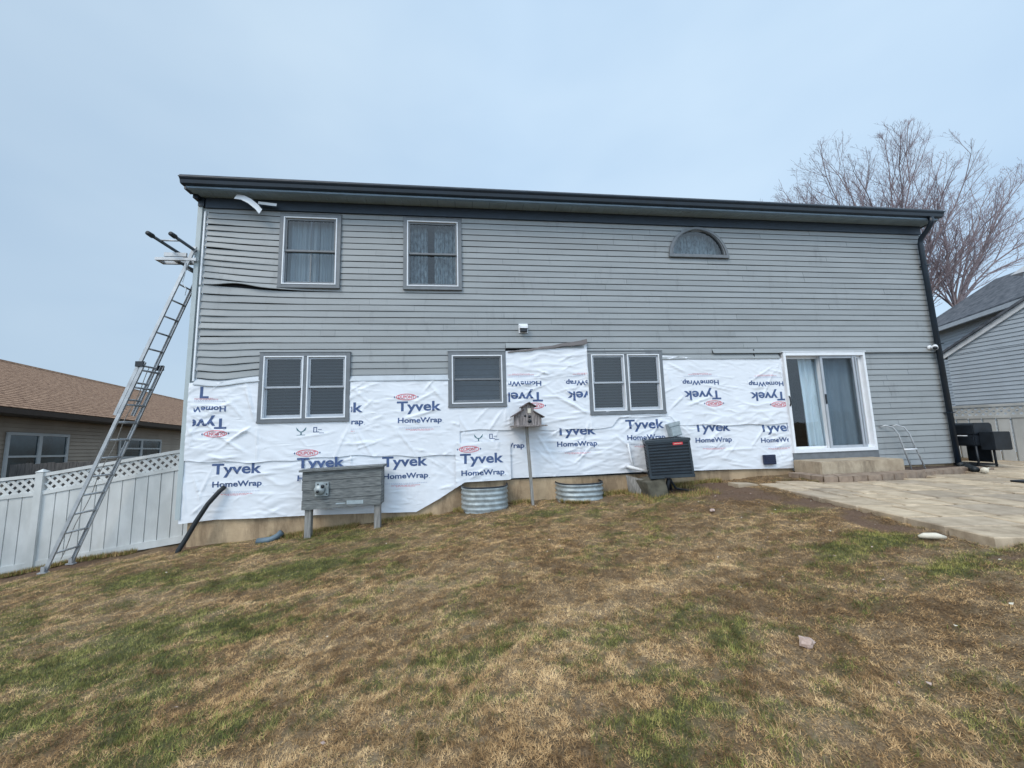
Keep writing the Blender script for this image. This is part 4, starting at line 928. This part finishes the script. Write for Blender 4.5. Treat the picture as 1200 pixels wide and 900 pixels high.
# soil strip and low edging between the patio and wall right of the steps
mb = MB()
for i in range(16):
    x = 8.5+i*.13; mb.box(x, x+.12, -.47+.0*i, -.40, -1.12, -1.02+random.uniform(-.008, .008))
tag(mb.build('block_edging', M['brick']), 'short row of low edging blocks beside the metal step ladder', 'edging')
mb = MB(); mb.add([(8.3, -.5, -1.03), (10.5, -.42, -1.05), (10.5, .04, -1.02), (8.3, .04, -1.0)], [(0, 1, 2, 3)]); M['soil'] = mat('brown soil', (.07, .045, .033), .95, var=.4, scale=25, bump=1, bscale=50)
tag(mb.build('soil_bed', M['soil']), 'bare soil strip along the foundation right of the steps', 'soil', kind='structure')
# small hooked metal ladder
o = empty('step_ladder', 'small hooked aluminium ladder leaning on the siding right of the door', 'ladder')
for dx, dy in ((0, 0), (.26, -.05)):
    mb = MB(); mb.tube([(8.62+dx, -.03, -.155), (8.70+dx, -.08, -.12), (8.80+dx, -.14, -.17), (8.86+dx, -.17, -.30), (8.95+dx, -.26+dy, -1.08)], .013, n=8); mb.build('rail', M['alu'], o)
mb = MB(); mb.tube([(8.885, -.21, -.62), (9.15, -.24, -.62)], .018, n=8); mb.build('rung', M['white'], o); place(o, (9.0, -.3, -1.08))

# ------------------------------------------------------------------ grill, tank, drain pipe at the right corner
o = empty('barbecue_grill', 'black barbecue grill on legs between the downspout and the pale fence', 'grill')
gx0, gx1, gy0, gy1 = 10.75, 11.25, -.25, .75
mb = MB(); mb.box(gx0, gx1, gy0+.12, gy1, -.62, -.38); mb.build('firebox', M['black'], o, bevel=.02)
mb = MB(); prof = [(gx0, -.375), (gx1, -.375), (gx1, -.18), (gx1-.03, -.13), (gx0+.05, -.125), (gx0, -.17)]; prism(mb, prof, gy0+.12, gy1); mb.build('lid', M['black'], o, bevel=.015)
mb = MB(); mb.box(gx0+.10, gx1+.04, gy0-.12, gy0+.11, -.70, -.32); mb.build('side_shelf', M['black'], o, bevel=.012)
for x in (gx0+.03, gx1-.03):
    for yy in (gy0+.14, gy1-.05): mb = MB(); mb.tube([(x, yy, -.62), (x, yy, -1.10)], .022, n=6); mb.build('leg', M['black'], o)
mb = MB(); mb.box(gx0, gx1, gy0+.13, gy1, -1.03, -1.0); mb.build('lower_shelf', M['black'], o)
mb = MB(); mb.box(gx1-.02, gx1+.0, gy0+.20, gy1-.4, -.98, -.64); mb.build('back_panel', M['black'], o)
mb = MB(); mb.tube([(gx0-.05, gy0+.2, -.40), (gx0-.05, gy1-.1, -.40)], .012, n=8); mb.build('handle', M['alu'], o); place(o, (11.0, .25, -1.1))
o = empty('propane_tank', 'white propane tank standing on the lower shelf of the grill', 'gas tank')
mb = MB(); prof = [(.0, -.999), (.12, -.999), (.15, -.95), (.155, -.9), (.155, -.80), (.13, -.745), (.05, -.72), (0, -.72)]
def lathe(mb_, c, prof, n=20, mi=0):
    vs = [(c[0]+r_*math.cos(2*math.pi*k/n), c[1]+r_*math.sin(2*math.pi*k/n), z) for r_, z in prof for k in range(n)]
    mb_.add(vs, [(i*n+k, i*n+(k+1) % n, (i+1)*n+(k+1) % n, (i+1)*n+k) for i in range(len(prof)-1) for k in range(n)], mi, True)
lathe(mb, (10.93, .48), prof); mb.build('tank_body', M['tank'], o)
mb = MB(); lathe(mb, (10.93, .48), [(.09, -.74), (.09, -.66), (.08, -.66), (.08, -.74)]); mb.build('collar', M['tank'], o); place(o, (10.93, .48, -1.0))
mb = MB(); pts = [(10.31, -.10, -.97), (10.30, -.16, -1.04), (10.20, -.30, -1.01), (9.95, -.52, -1.01), (9.75, -.72, -1.01)]
fine = []
for i in range(len(pts)-1):
    for k in range(12): fine.append(Vector(pts[i]).lerp(Vector(pts[i+1]), k/12))
mb.tube(fine, [.055+.007*(i % 2) for i in range(len(fine))], n=12)
tag(mb.build('drain_pipe', M['black_rubber']), 'black corrugated drain pipe at the foot of the downspout', 'pipe')
mb = MB(); mb.tube([(9.95, -.72, -1.01), (9.70, -.88, -1.01)], [.04, .055], n=12); mb.tube([(10.4, -.5, -1.03), (10.1, -.66, -1.02), (9.9, -.76, -1.01)], .02, n=8)
tag(mb.build('plastic_pipe', M['cream']), 'pale plastic pipe end beside the black drain pipe', 'pipe')
mb = MB(); mb.box(8.75, 9.35, -2.0, -1.78, -1.062, -1.035); tag(mb.build('black_slab', M['black'], bevel=.006), 'flat black slab lying on the pavers at the right edge', 'slab')  # plain flat black piece marking a dark slit in the paving
mb = MB(); TX = tilt((5.25, -.6, -1.1), R(3)); mb.box(4.72, 5.12, -.78, -.50, -1.17, -1.08, T=TX); tag(mb.build('paver_block', M['concrete'], bevel=.01), 'loose pale paver lying on soil at the patio left corner', 'paver')
def rock(name, c, r_, sd_, mt, label, cat):
    bm = bmesh.new(); bmesh.ops.create_icosphere(bm, subdivisions=2, radius=1)
    for v in bm.verts:
        n_ = mnoise.noise(v.co*1.3+Vector((sd_, 0, 0)))*.5; v.co = Vector((v.co.x*r_[0], v.co.y*r_[1], v.co.z*r_[2]))*(1+n_)
        v.co += Vector(c)
    me = bpy.data.meshes.new(name); bm.to_mesh(me); bm.free(); me.materials.append(mt); ob = bpy.data.objects.new(name, me); COL.objects.link(ob); tag(ob, label, cat)
rock('stone', (2.11, -4.78, float(g(2.11, -4.78))+.03), (.045, .035, .035), 2.2, M['stone'], 'pinkish stone chunk alone on the lawn at right', 'stone')
rock('stone', (3.42, -1.95, float(g(3.42, -1.95))+.02), (.04, .03, .02), 5.2, M['stone'], 'small pale pebble on the brown soil below the air conditioner', 'stone')
mb = MB(); zc = float(g(4.42, -3.9))+.045; mb.tube([(4.30, -3.80, zc-.01), (4.34, -3.82, zc), (4.42, -3.86, zc+.004), (4.48, -3.89, zc-.006)], [.012, .026, .028, .012], n=12)
tag(mb.build('plastic_bottle', M['cream']), 'crushed cream plastic bottle on soil at the patio edge', 'bottle')
# ------------------------------------------------------------------ extension ladder
def ladder_pt(t, y, off=0):       # t: 0 at the foot, 1 at the top; off: outwards from the leaning plane
    a = Vector((-6.50, 0, -1.96)); b = Vector((-4.66, 0, 3.38)); d = (b-a).normalized(); n = Vector((-d.z, 0, d.x))
    p = a.lerp(b, t)+n*off; return Vector((p.x, y, p.z))
o = empty('extension_ladder', 'tall aluminium extension ladder leaning against the left corner of the house', 'ladder')
YN, YF = -.12, .30
def rail(y, t0, t1, off, wdt=.030, dep=.052):
    mb = MB(); d = (ladder_pt(1, 0)-ladder_pt(0, 0)).normalized(); n = Vector((-d.z, 0, d.x)); A, B = ladder_pt(t0, y, off), ladder_pt(t1, y, off)
    s_ = 1 if y > .1 else -1
    def bar(y0, y1, n0, n1):
        q_ = []
        for P in (A, B):
            q_ += [P+Vector((0, y0, 0))+n*n0, P+Vector((0, y1, 0))+n*n0, P+Vector((0, y1, 0))+n*n1, P+Vector((0, y0, 0))+n*n1]
        mb.hexa(q_)
    bar(s_*.0+(-.003), s_*.0+.003, -dep/2, dep/2); lo, hi = sorted((0, -s_*.026))
    bar(lo, hi, -dep/2, -dep/2+.006); bar(lo, hi, dep/2-.006, dep/2)
    return mb.build('rail', M['alu'], o)
TB = .615; TF0 = .445
for y in (YN, YF): rail(y, 0, TB, 0); rail(y+(.03 if y < 0 else -.03), TF0, 1.0, .082)
L_ = (ladder_pt(1, 0)-ladder_pt(0, 0)).length; k = .28/L_; t_ = k
while t_ < .985:
    if t_ < TB-.01: mb = MB(); mb.tube([ladder_pt(t_, YN), ladder_pt(t_, YF)], .017, n=6); mb.build('rung', M['alu'], o)
    if t_ > TF0: mb = MB(); mb.tube([ladder_pt(t_+.012, YN+.03, .082), ladder_pt(t_+.012, YF-.03, .082)], .017, n=6); mb.build('rung', M['alu'], o)
    t_ += .305/L_
for y in (YN, YF):
    p = ladder_pt(0, y); mb = MB(); mb.box(p.x-.07, p.x+.05, y-.035, y+.035, p.z-.02, p.z+.0); mb.box(p.x-.03, p.x+.03, y-.03, y-.024, p.z, p.z+.09); mb.box(p.x-.03, p.x+.03, y+.024, y+.03, p.z, p.z+.09); mb.build('foot', M['alu'], o, bevel=.003)
for y in (YN, YF):
    mb = MB(); p = ladder_pt(TB-.01, y, .04); mb.box(p.x-.06, p.x+.06, y-.02, y+.02, p.z-.04, p.z+.05); mb.build('rung_lock', M['black'], o)
mb = MB(); pts = [ladder_pt(tt, (YN+YF)/2+.02*math.sin(tt*40), .03) for tt in np.linspace(.02, .6, 30)]; mb.tube(pts, .006, n=5); mb.build('rope', M['oldpost'], o); place(o, (-6.5, .1, -1.96))
M['armgrey'] = mat('dark grey tube', (.07, .09, .11), .5)
# ladder jack hung on the upper rungs
o = empty('ladder_jack', 'aluminium ladder jack with two dark padded arms near the top of the ladder', 'ladder jack')
for xa in (-4.76, -5.10):
    mb = MB(); mb.tube([(xa, -.55, 3.36), (xa, .05, 3.35), (xa+.02, .34, 3.33)], .026, n=10); am = mb.build('arm', M['armgrey'], o)
    mb = MB(); mb.tube([(xa, -.62, 3.362), (xa, -.52, 3.36)], [.036, .04], n=10); mb.build('rubber_cap', M['black_rubber'], am)
mb = MB(); mb.tube([(-4.76, -.36, 3.37), (-5.10, -.36, 3.37)], .014, n=8); mb.build('crossbar', M['alu'], o)
mb = MB(); mb.box(-5.36, -4.70, -.10, -.06, 3.14, 3.19); mb.box(-5.36, -4.70, .06, .10, 3.14, 3.19); mb.box(-5.36, -5.32, -.06, .06, 3.14, 3.19); mb.box(-5.22, -4.86, -.10, -.07, 3.21, 3.28); mb.box(-5.1, -5.06, -.06, .06, 3.15, 3.18); mb.box(-4.9, -4.86, -.06, .06, 3.15, 3.18)
mb.build('bracket', M['alu'], o)
mb = MB(); mb.tube([(-5.05, .02, 3.16), (-4.70, .18, 2.95)], .026, n=8); mb.build('brace', M['acedge'], o)
mb = MB(); mb.tube([(-4.86, -.1, 3.1), (-4.84, -.12, 2.9), (-4.88, -.11, 2.72), (-4.80, -.12, 2.60), (-4.83, -.1, 2.5)], .006, n=5); mb.build('cord', M['alu'], o); place(o, (-4.9, 0, 3.2))
# bent trim strips under the soffit
def strip(pts, wv, label):
    mb = MB(); vs = []
    for p in pts: p = Vector(p); vs += [p, p+Vector(wv)]
    n = len(pts); vs += [Vector(v)+Vector((0, -.004, -.006)) for v in vs]
    mb.add(vs, [(2*i, 2*i+2, 2*i+3, 2*i+1) for i in range(n-1)]+[(2*n+2*i, 2*n+2*i+1, 2*n+2*i+3, 2*n+2*i+2) for i in range(n-1)]+[(2*i, 2*n+2*i, 2*n+2*i+2, 2*i+2) for i in range(n-1)]+[(2*i+1, 2*i+3, 2*n+2*i+3, 2*n+2*i+1) for i in range(n-1)])
    tag(mb.build('trim_strip', M['white']), label, 'trim')
strip([(-4.02, -.22, 4.35), (-3.90, -.23, 4.33), (-3.78, -.23, 4.27), (-3.66, -.21, 4.17), (-3.60, -.20, 4.09)], (-.03, -.03, -.10), 'torn white trim strip curling down from the left soffit')
strip([(-3.70, -.14, 4.28), (-3.55, -.15, 4.26), (-3.38, -.15, 4.245)], (.0, -.01, -.055), 'short straight white trim scrap under the left soffit')

# ------------------------------------------------------------------ fences
def lattice_fence(label, P, zt, zb, posts, map_, pitch, lat=.30, gap=.018, deep=.010):
    """P(s): plan point; zt, zb: top and bottom heights; posts: list of s; map_ gives outward normal"""
    o = empty('lattice_fence', label, 'fence'); nrm = map_
    def slab_(mb_, s0, s1, f0, f1, y0, y1):
        q_ = []
        for f in (f0, f1):
            for (s, yy) in ((s0, y0), (s1, y0), (s1, y1), (s0, y1)):
                p = P(s); q_.append((p[0]+nrm[0]*yy, p[1]+nrm[1]*yy, f(s)))
        mb_.hexa(q_)
    for i in range(len(posts)-1):
        a_, b_ = posts[i]+.05, posts[i+1]-.05
        for nm, d0, d1 in (('top_rail', 0, -.055), ('middle_rail', -lat+.0, -lat-.065)):
            mb = MB(); slab_(mb, a_, b_, lambda s: zt(s)+d1, lambda s: zt(s)+d0, -.03, .03); mb.build('rail', M['vinylfence'], o)
        mb = MB(); slab_(mb, a_, b_, lambda s: zb(s), lambda s: zb(s)+.12, -.028, .028); mb.build('rail', M['vinylfence'], o)
        mb = MB(); s = a_
        while s < b_-.02:
            e_ = min(s+pitch-gap, b_); slab_(mb, s, e_, lambda s: zb(s)+.10, lambda s: zt(s)-lat-.05, -.012, .012)
            slab_(mb, e_-.001, min(e_+gap+.001, b_), lambda s: zb(s)+.11, lambda s: zt(s)-lat-.055, deep-.006, deep)
            s += pitch
        mb.build('board_panel', M['vinylfence'], o)
        mb = MB(); h_ = lat-.05; sp = .135; wd_ = .045
        for dr_ in (1, -1):
            s = a_-h_
            while s < b_+h_:
                n_ = 6; pts = []
                s0, s1 = (s, s+h_) if dr_ > 0 else (s+h_, s)
                lo, hi = 0.0, 1.0
                if dr_ > 0: lo = max(0, (a_-s0)/h_); hi = min(1, (b_-s0)/h_)
                else: lo = max(0, (s0-b_)/h_); hi = min(1, (s0-a_)/h_)
                if hi > lo+.05:
                    q_ = []
                    for yy in ((.002, .010) if dr_ > 0 else (-.010, -.002)):
                        for t_, du in ((lo, -wd_/2*1.414), (lo, wd_/2*1.414), (hi, wd_/2*1.414), (hi, -wd_/2*1.414)):
                            ss = s0+(s1-s0)*t_+du; ss = min(max(ss, a_), b_); p = P(ss); q_.append((p[0]+nrm[0]*yy, p[1]+nrm[1]*yy, zt(ss)-lat-.01+(h_+.0)*t_))
                    mb.hexa(q_)
                s += sp
        mb.build('lattice_panel', M['vinylfence'], o)
    for s in posts:
        mb = MB(); p = P(s); h0, h1 = zb(s)-.2, zt(s)+.03
        mb.box(p[0]-.055, p[0]+.055, p[1]-.055, p[1]+.055, h0, h1); mb.add([(p[0]-.065, p[1]-.065, h1), (p[0]+.065, p[1]-.065, h1), (p[0]+.065, p[1]+.065, h1), (p[0]-.065, p[1]+.065, h1), (p[0], p[1], h1+.05)], [(3, 2, 1, 0), (0, 1, 4), (1, 2, 4), (2, 3, 4), (3, 0, 4)])
        mb.build('post', M['vinylfence'], o)
    return place(o, (*P(posts[0]), zb(posts[0])))
f1 = lambda s: float(np.interp(s, [-12, -7.95, -7.31, -5.0, -4.8], [-.85, -.57, -.505, -.14, -.12]))
f0 = lambda s: float(np.interp(s, [-12, -7.9, -7.2, -5.0, -4.8], [-2.5, -2.21, -2.06, -1.80, -1.76]))
lattice_fence('white vinyl privacy fence with lattice top left of the house', lambda s: (s, .55), f1, f0, [-11.6, -9.45, -7.31, -4.86], (0, 1), .205)
lattice_fence('pale vinyl lattice topped fence behind the grill at right', lambda s: (13.0, s), lambda s: .30, lambda s: -1.27, [-5.0, -2.6, -.2, 2.2, 4.6, 7.0], (1, 0), .26, lat=.28, gap=.05, deep=.045)
mb = MB(); s = -9.8; k = 0
while s < -5.2:
    mb.box(s, s+.135, 2.5, 2.52, -2.4, -.42+.03*((k*7) % 3)/3); s += .142; k += 1
mb.box(-9.8, -5.2, 2.52, 2.56, -.75, -.67); mb.box(-9.8, -5.2, 2.52, 2.56, -1.9, -1.82)
tag(mb.build('wooden_fence', M['fencewood']), 'dark weathered wooden fence behind the white lattice fence', 'fence')

# ------------------------------------------------------------------ neighbouring houses
def clap(mb_, P, s0, s1, z0, z1, nrm, ztop=None, e_=.12, tiltf=0):
    z = z0
    while z < z1:
        t = min(z+e_, z1); a_, b_ = s0, s1
        if ztop:
            r_ = ztop(z+.5*e_)
            if r_ is None: break
            a_, b_ = max(s0, r_[0]), min(s1, r_[1])
            if b_ <= a_: break
        q_ = []
        for (s, y, zz) in ((a_, .022, z+.004), (b_, .022, z+.004), (b_, .002, t), (a_, .002, t), (a_, 0, z+.004), (b_, 0, z+.004)):
            p = P(s); q_.append((p[0]+nrm[0]*y, p[1]+nrm[1]*y, zz+tiltf*s))
        mb_.add(q_, [(0, 1, 2, 3), (4, 5, 1, 0)]); z += e_
# left: tan ranch house with a brown shingle roof; its long wall runs back from the street side of our fence
o = empty('neighbour_house', 'single storey tan neighbour house with brown shingle roof at left', 'house')
A8 = R(8); OX, OY = -11.0, 3.3; nL = (math.cos(A8), math.sin(A8)); tf = -.042
PL = lambda s: (OX-math.sin(A8)*s, OY+math.cos(A8)*s)
def LP(s, d, z): p = PL(s); return (p[0]+nL[0]*d, p[1]+nL[1]*d, z+tf*s)
mb = MB(); clap(mb, PL, -7, 16, -2.6, .72, nL, e_=.105, tiltf=tf); mb.hexa([LP(-7, -8, -2.6), LP(16, -8, -2.6), LP(16, 0, -2.6), LP(-7, 0, -2.6), LP(-7, -8, .72), LP(16, -8, .72), LP(16, 0, .72), LP(-7, 0, .72)]); mb.build('wall', M['nsiding'], o)
mb = MB(); mb.hexa([LP(-7.4, 0, .70), LP(16.4, 0, .70), LP(16.4, .40, .70), LP(-7.4, .40, .70), LP(-7.4, 0, .73), LP(16.4, 0, .73), LP(16.4, .40, .73), LP(-7.4, .40, .73)]); mb.build('soffit', M['brown'], o)
mb = MB(); mb.hexa([LP(-7.4, .40, .70), LP(16.4, .40, .70), LP(16.4, .50, .72), LP(-7.4, .50, .72), LP(-7.4, .40, .84), LP(16.4, .40, .84), LP(16.4, .53, .84), LP(-7.4, .53, .84)]); mb.build('gutter', M['brown'], o)
mb = MB(); ridge = -3.7; rs = [.48, ridge, -7.9]; rzv = [.86, 2.98, .86]; rows = 30
for k in range(rows):                       # shingle courses, each lapping the next
    t0, t1 = k/rows, (k+1)/rows; d0, d1 = .48+(ridge-.48)*t0, .48+(ridge-.48)*t1; h0, h1 = .86+2.12*t0, .86+2.12*t1; cur_s = -7.4; col = 0
    q_ = [LP(-7.4, d0, h0+.014), LP(16.4, d0, h0+.014), LP(16.4, d1, h1+.002), LP(-7.4, d1, h1+.002), LP(-7.4, d0, h0), LP(16.4, d0, h0)]
    mb.add(q_, [(0, 1, 2, 3), (4, 5, 1, 0)])
mb.add([LP(-7.4, ridge, 2.98), LP(16.4, ridge, 2.98), LP(16.4, -7.9, .86), LP(-7.4, -7.9, .86)], [(0, 1, 2, 3)])
mb.add([LP(-7.4, .48, .85), LP(-7.4, ridge, 2.97), LP(-7.4, -7.9, .85)], [(0, 1, 2)]); mb.add([LP(16.4, .48, .85), LP(16.4, ridge, 2.97), LP(16.4, -7.9, .85)], [(2, 1, 0)])
mb.hexa([LP(-7.4, ridge-.14, 2.95), LP(16.4, ridge-.14, 2.95), LP(16.4, ridge+.14, 2.92), LP(-7.4, ridge+.14, 2.92), LP(-7.4, ridge-.1, 3.0), LP(16.4, ridge-.1, 3.0), LP(16.4, ridge+.1, 3.0), LP(-7.4, ridge+.1, 3.0)])
mb.build('roof', M['shingle_b'], o)
def nwin(s0, s1, z0, z1, label):
    mb = MB(); f = lambda a_, b_, c_, d_, y0=.024, y1=.06: mb.hexa([LP(a_, y0, c_), LP(b_, y0, c_), LP(b_, y1, c_), LP(a_, y1, c_), LP(a_, y0, d_), LP(b_, y0, d_), LP(b_, y1, d_), LP(a_, y1, d_)])
    mid = (s0+s1)/2; f(s0, s0+.07, z0, z1); f(s1-.07, s1, z0, z1); f(mid-.05, mid+.05, z0, z1); f(s0+.07, mid-.05, z1-.07, z1); f(mid+.05, s1-.07, z1-.07, z1); f(s0+.07, mid-.05, z0, z0+.08); f(mid+.05, s1-.07, z0, z0+.08)
    zc = (z0+z1)/2; f(s0+.07, mid-.05, zc-.025, zc+.025); f(mid+.05, s1-.07, zc-.025, zc+.025)
    w_ = tag(mb.build('window', M['nframe'], o), label)
    mb = MB(); f(s0+.06, s1-.06, z0+.06, z1-.06, .026, .032); mb.build('pane', M['nglass'], w_)
M['nframe'] = mat('greyed white frame', (.42, .44, .45), .5, var=.05)
M['nglass'] = mat('dark reflective window', (.025, .045, .055), .12, var=.5, scale=1.5, spec=.6)
nwin(.22, 1.98, -.86, .33, 'near double window'); nwin(3.95, 6.2, -.40, .30, 'far double window')
place(o, (-11, 5, -2.4))
# right: grey house, low gabled wing in front of a taller body
o = empty('neighbour_house', 'grey sided neighbour house with dark roof behind the right fence', 'house'); PR = lambda s: (16.0, s)
def rk(z):   # gable: rake from (3.9, 1.95) to the ridge at (-2.5, 5.4)
    sl = .545; a_ = -.0; y1 = 3.62-(z-2.06)/sl; y0 = -6.6+(z-2.06)/sl
    return (y0, y1) if y1 > y0 else None
mb = MB(); clap(mb, PR, -6.6, 3.62, -1.6, 2.06, (-1, 0), e_=.125); clap(mb, PR, -6.6, 3.62, 2.06, 4.9, (-1, 0), ztop=rk, e_=.125)
mb.box(16.02, 24, -6.6, 3.62, -1.6, 2.06); mb.add([(16.02, -6.6, 2.06), (16.02, 3.62, 2.06), (16.02, -1.49, 4.84), (24, -6.6, 2.06), (24, 3.62, 2.06), (24, -1.49, 4.84)], [(0, 1, 2), (5, 4, 3), (0, 2, 5, 3), (1, 4, 5, 2)]); mb.build('wall', M['gsiding'], o)
mb = MB()
for s_ in (1, -1):
    A = (3.75 if s_ > 0 else -6.73, 2.02); B = (-1.49, 4.93)
    mb.hexa([(15.93, A[0], A[1]-.09), (15.98, A[0], A[1]-.09), (15.98, B[0], B[1]-.09), (15.93, B[0], B[1]-.09), (15.93, A[0], A[1]+.09), (15.98, A[0], A[1]+.09), (15.98, B[0], B[1]+.09), (15.93, B[0], B[1]+.09)])
mb.build('rake_board', M['nwhite'] if 'nwhite' in M else M['lip'], o)
mb = MB()
for s_ in (1, -1):
    A = (3.95 if s_ > 0 else -6.93, 1.98); B = (-1.49, 4.99)
    mb.hexa([(15.86, A[0], A[1]), (24, A[0], A[1]), (24, B[0], B[1]), (15.86, B[0], B[1]), (15.86, A[0], A[1]+.07), (24, A[0], A[1]+.07), (24, B[0], B[1]+.07), (15.86, B[0], B[1]+.07)])
mb.build('wing_roof', M['shingle_g'], o)
E0 = Vector((21.25, 8.6, 3.83)); E1 = Vector((18.1, -1.0, 4.37)); dE = (E1-E0); nE = Vector((-dE.y, dE.x, 0)).normalized(); nE = nE if nE.x > 0 else -nE
mb = MB(); zb_ = -1.6; Ld = dE.length; nP = lambda s: (E0.x+dE.x*s/Ld+nE.x*.35, E0.y+dE.y*s/Ld+nE.y*.35)
clap(mb, nP, 0, Ld, -1.5, 3.80, (-nE.x, -nE.y), e_=.125, tiltf=.54/Ld)
mb.hexa([(*nP(0), -1.5), (*nP(Ld), -1.5), (nP(Ld)[0]+nE.x*8, nP(Ld)[1]+nE.y*8, -1.5), (nP(0)[0]+nE.x*8, nP(0)[1]+nE.y*8, -1.5), (*nP(0), 3.85), (*nP(Ld), 4.3), (nP(Ld)[0]+nE.x*8, nP(Ld)[1]+nE.y*8, 4.3), (nP(0)[0]+nE.x*8, nP(0)[1]+nE.y*8, 3.85)]); mb.build('upper_wall', M['gsiding'], o)
R0 = E0+nE*2.6+Vector((0, 0, 2.0)); R1 = E1+nE*2.6+Vector((0, 0, 1.6)); R0 = R0+dE*.14
mb = MB(); mb.hexa([E0, E1, R1, R0, E0+Vector((0, 0, .1)), E1+Vector((0, 0, .1)), R1+Vector((0, 0, .1)), R0+Vector((0, 0, .1))]); F0 = E0+nE*8; F1 = E1+nE*8
mb.hexa([R0, R1, F1, F0, R0+Vector((0, 0, .1)), R1+Vector((0, 0, .1)), F1+Vector((0, 0, .1)), F0+Vector((0, 0, .1))]); mb.add([E0, R0, F0], [(0, 1, 2)])
mb.build('roof', M['shingle_g'], o)
mb = MB(); dn = Vector((0, 0, -.16)); mb.hexa([E0+dn-nE*.12, E1+dn-nE*.12, E1+dn, E0+dn, E0-nE*.12, E1-nE*.12, E1, E0]); mb.build('gutter', M['lip'], o)
mb = MB(); D = Vector((19.0, 3.0, 4.25)); mb.box(18.4, 19.6, 1.6, 2.9, 4.2, 4.75); mb.add([(18.3, 1.4, 4.7), (18.3, 3.15, 4.7), (18.3, 2.2, 5.2), (19.9, 1.4, 4.7), (19.9, 3.15, 4.7), (19.9, 2.2, 5.2)], [(0, 1, 2), (5, 4, 3), (0, 2, 5, 3), (1, 4, 5, 2), (0, 3, 4, 1)]); mb.build('dormer', M['white'], o)
place(o, (20, 1, -1.5))

# ------------------------------------------------------------------ bare trees beyond the house
def tree(base, fork, centre, radii, seed, label, limbs=14, r0=.17, dens=1.0):
    """trunk up to the fork, limbs curving out to points on a rounded crown envelope, branches and fine twigs along them"""
    rn = random.Random(seed); o = empty('bare_tree', label, 'tree', 'bare trees behind the house'); tr = MB(); tw = MB()
    base, fork, centre = Vector(base), Vector(fork), Vector(centre)
    def inside(p): q_ = p-centre; return (q_.x/radii[0])**2+(q_.y/radii[1])**2+(q_.z/radii[2])**2
    def rv(): return Vector((rn.gauss(0, 1), rn.gauss(0, 1), rn.gauss(0, 1)))
    def branch(p, d, l, r_, lev):
        n = 5 if lev < 2 else 4 if lev == 2 else 2; pts = [p]; rs = [r_]; dirs = [d]
        for i in range(n):
            out_ = (p-fork).normalized(); d = (d+rv()*(.09 if lev < 2 else .11)+out_*.06+Vector((0, 0, .05))).normalized(); p = p+d*(l/n)
            if lev > 0 and inside(p) > 1.12+.25*rn.random(): break
            pts.append(p); rs.append(max(.0038, r_*(1-.62*(i+1)/n))); dirs.append(d)
        if len(pts) < 2: return
        (tr if lev < 2 else tw).tube(pts, rs, n=5 if lev < 1 else 4 if lev < 2 else 3, cap=False)
        if lev >= 4: return
        k = int((l*(2.1, 2.6, 3.3, 4.2)[lev]+.8)*dens*rn.uniform(.8, 1.2)); side = rn.uniform(0, 6.28)
        for j in range(k):
            t = rn.uniform(.18 if lev else .30, 1.0)*(len(pts)-1); i = min(int(t), len(pts)-2); q_ = pts[i].lerp(pts[i+1], t-i); dd = dirs[i+1]
            ax = dd.orthogonal().normalized(); side += 2.4; ax.rotate(Matrix.Rotation(side, 3, dd)); nd = dd.copy(); nd.rotate(Matrix.Rotation(rn.uniform(.35, .80), 3, ax))
            branch(q_, nd, l*(1-.5*t/(len(pts)-1))*rn.uniform(.34, .58), max(.0038, rs[i]*rn.uniform(.40, .58)), lev+1)
    tr.tube([base, base.lerp(fork, .5)+Vector((.08, 0, 0)), fork], [r0*1.3, r0*1.1, r0], n=8, cap=False)
    for i in range(limbs):
        a_ = 2.4*i+rn.uniform(-.2, .2); u = 1-1.15*(i+.5)/limbs; c_ = math.sqrt(max(0, 1-u*u)); T = centre+Vector((radii[0]*c_*math.cos(a_), radii[1]*c_*math.sin(a_), radii[2]*u))
        v = T-fork; l = v.length; d = (v.normalized()*.75+Vector((0, 0, .45))).normalized(); pts = [fork]; rs = [r0*.36]; dirs = [d]; n = 8; p = fork.copy()
        for k in range(n):
            rem = (T-p).normalized(); d = (d*(1-.12*k)+rem*(.12+.12*k)+rv()*.06).normalized(); p = p+d*l/n*1.02; pts.append(p); rs.append(r0*.36*(1-.88*(k+1)/n)+.006); dirs.append(d)
        tr.tube(pts, rs, n=6, cap=False)
        for k in range(1, n+1):
            for j in range(3 if k > 2 else 1):
                ax = dirs[k].orthogonal().normalized(); ax.rotate(Matrix.Rotation(rn.uniform(0, 6.28), 3, dirs[k])); nd = dirs[k].copy(); nd.rotate(Matrix.Rotation(rn.uniform(.3, .7), 3, ax))
                branch(pts[k], nd, l*rn.uniform(.24, .42)*(1-.05*k), rs[k]*.6, 1)
    tr.build('trunk', M['bark'], o); tw.build('twigs', M['twig'], o); return place(o, base)
tree((24.2, 11.0, -1.5), (24.1, 11.0, 4.0), (23.6, 11.0, 10.0), (5.6, 4.0, 6.4), 3, 'large round crowned bare tree rising behind the right end of the roof', limbs=24, r0=.19, dens=1.0)
tree((19.9, 12.5, -1.5), (19.9, 12.5, 5.5), (19.6, 12.5, 10.4), (2.5, 2.2, 3.6), 8, 'smaller bare tree, leftmost above the roof line', limbs=13, r0=.09, dens=1.3)
tree((24.9, 9.4, -1.5), (25.6, 9.4, 5.6), (28.6, 9.6, 9.2), (4.4, 3.2, 4.2), 21, 'bare tree leaning right beside the downspout corner', limbs=15, r0=.12, dens=.95)
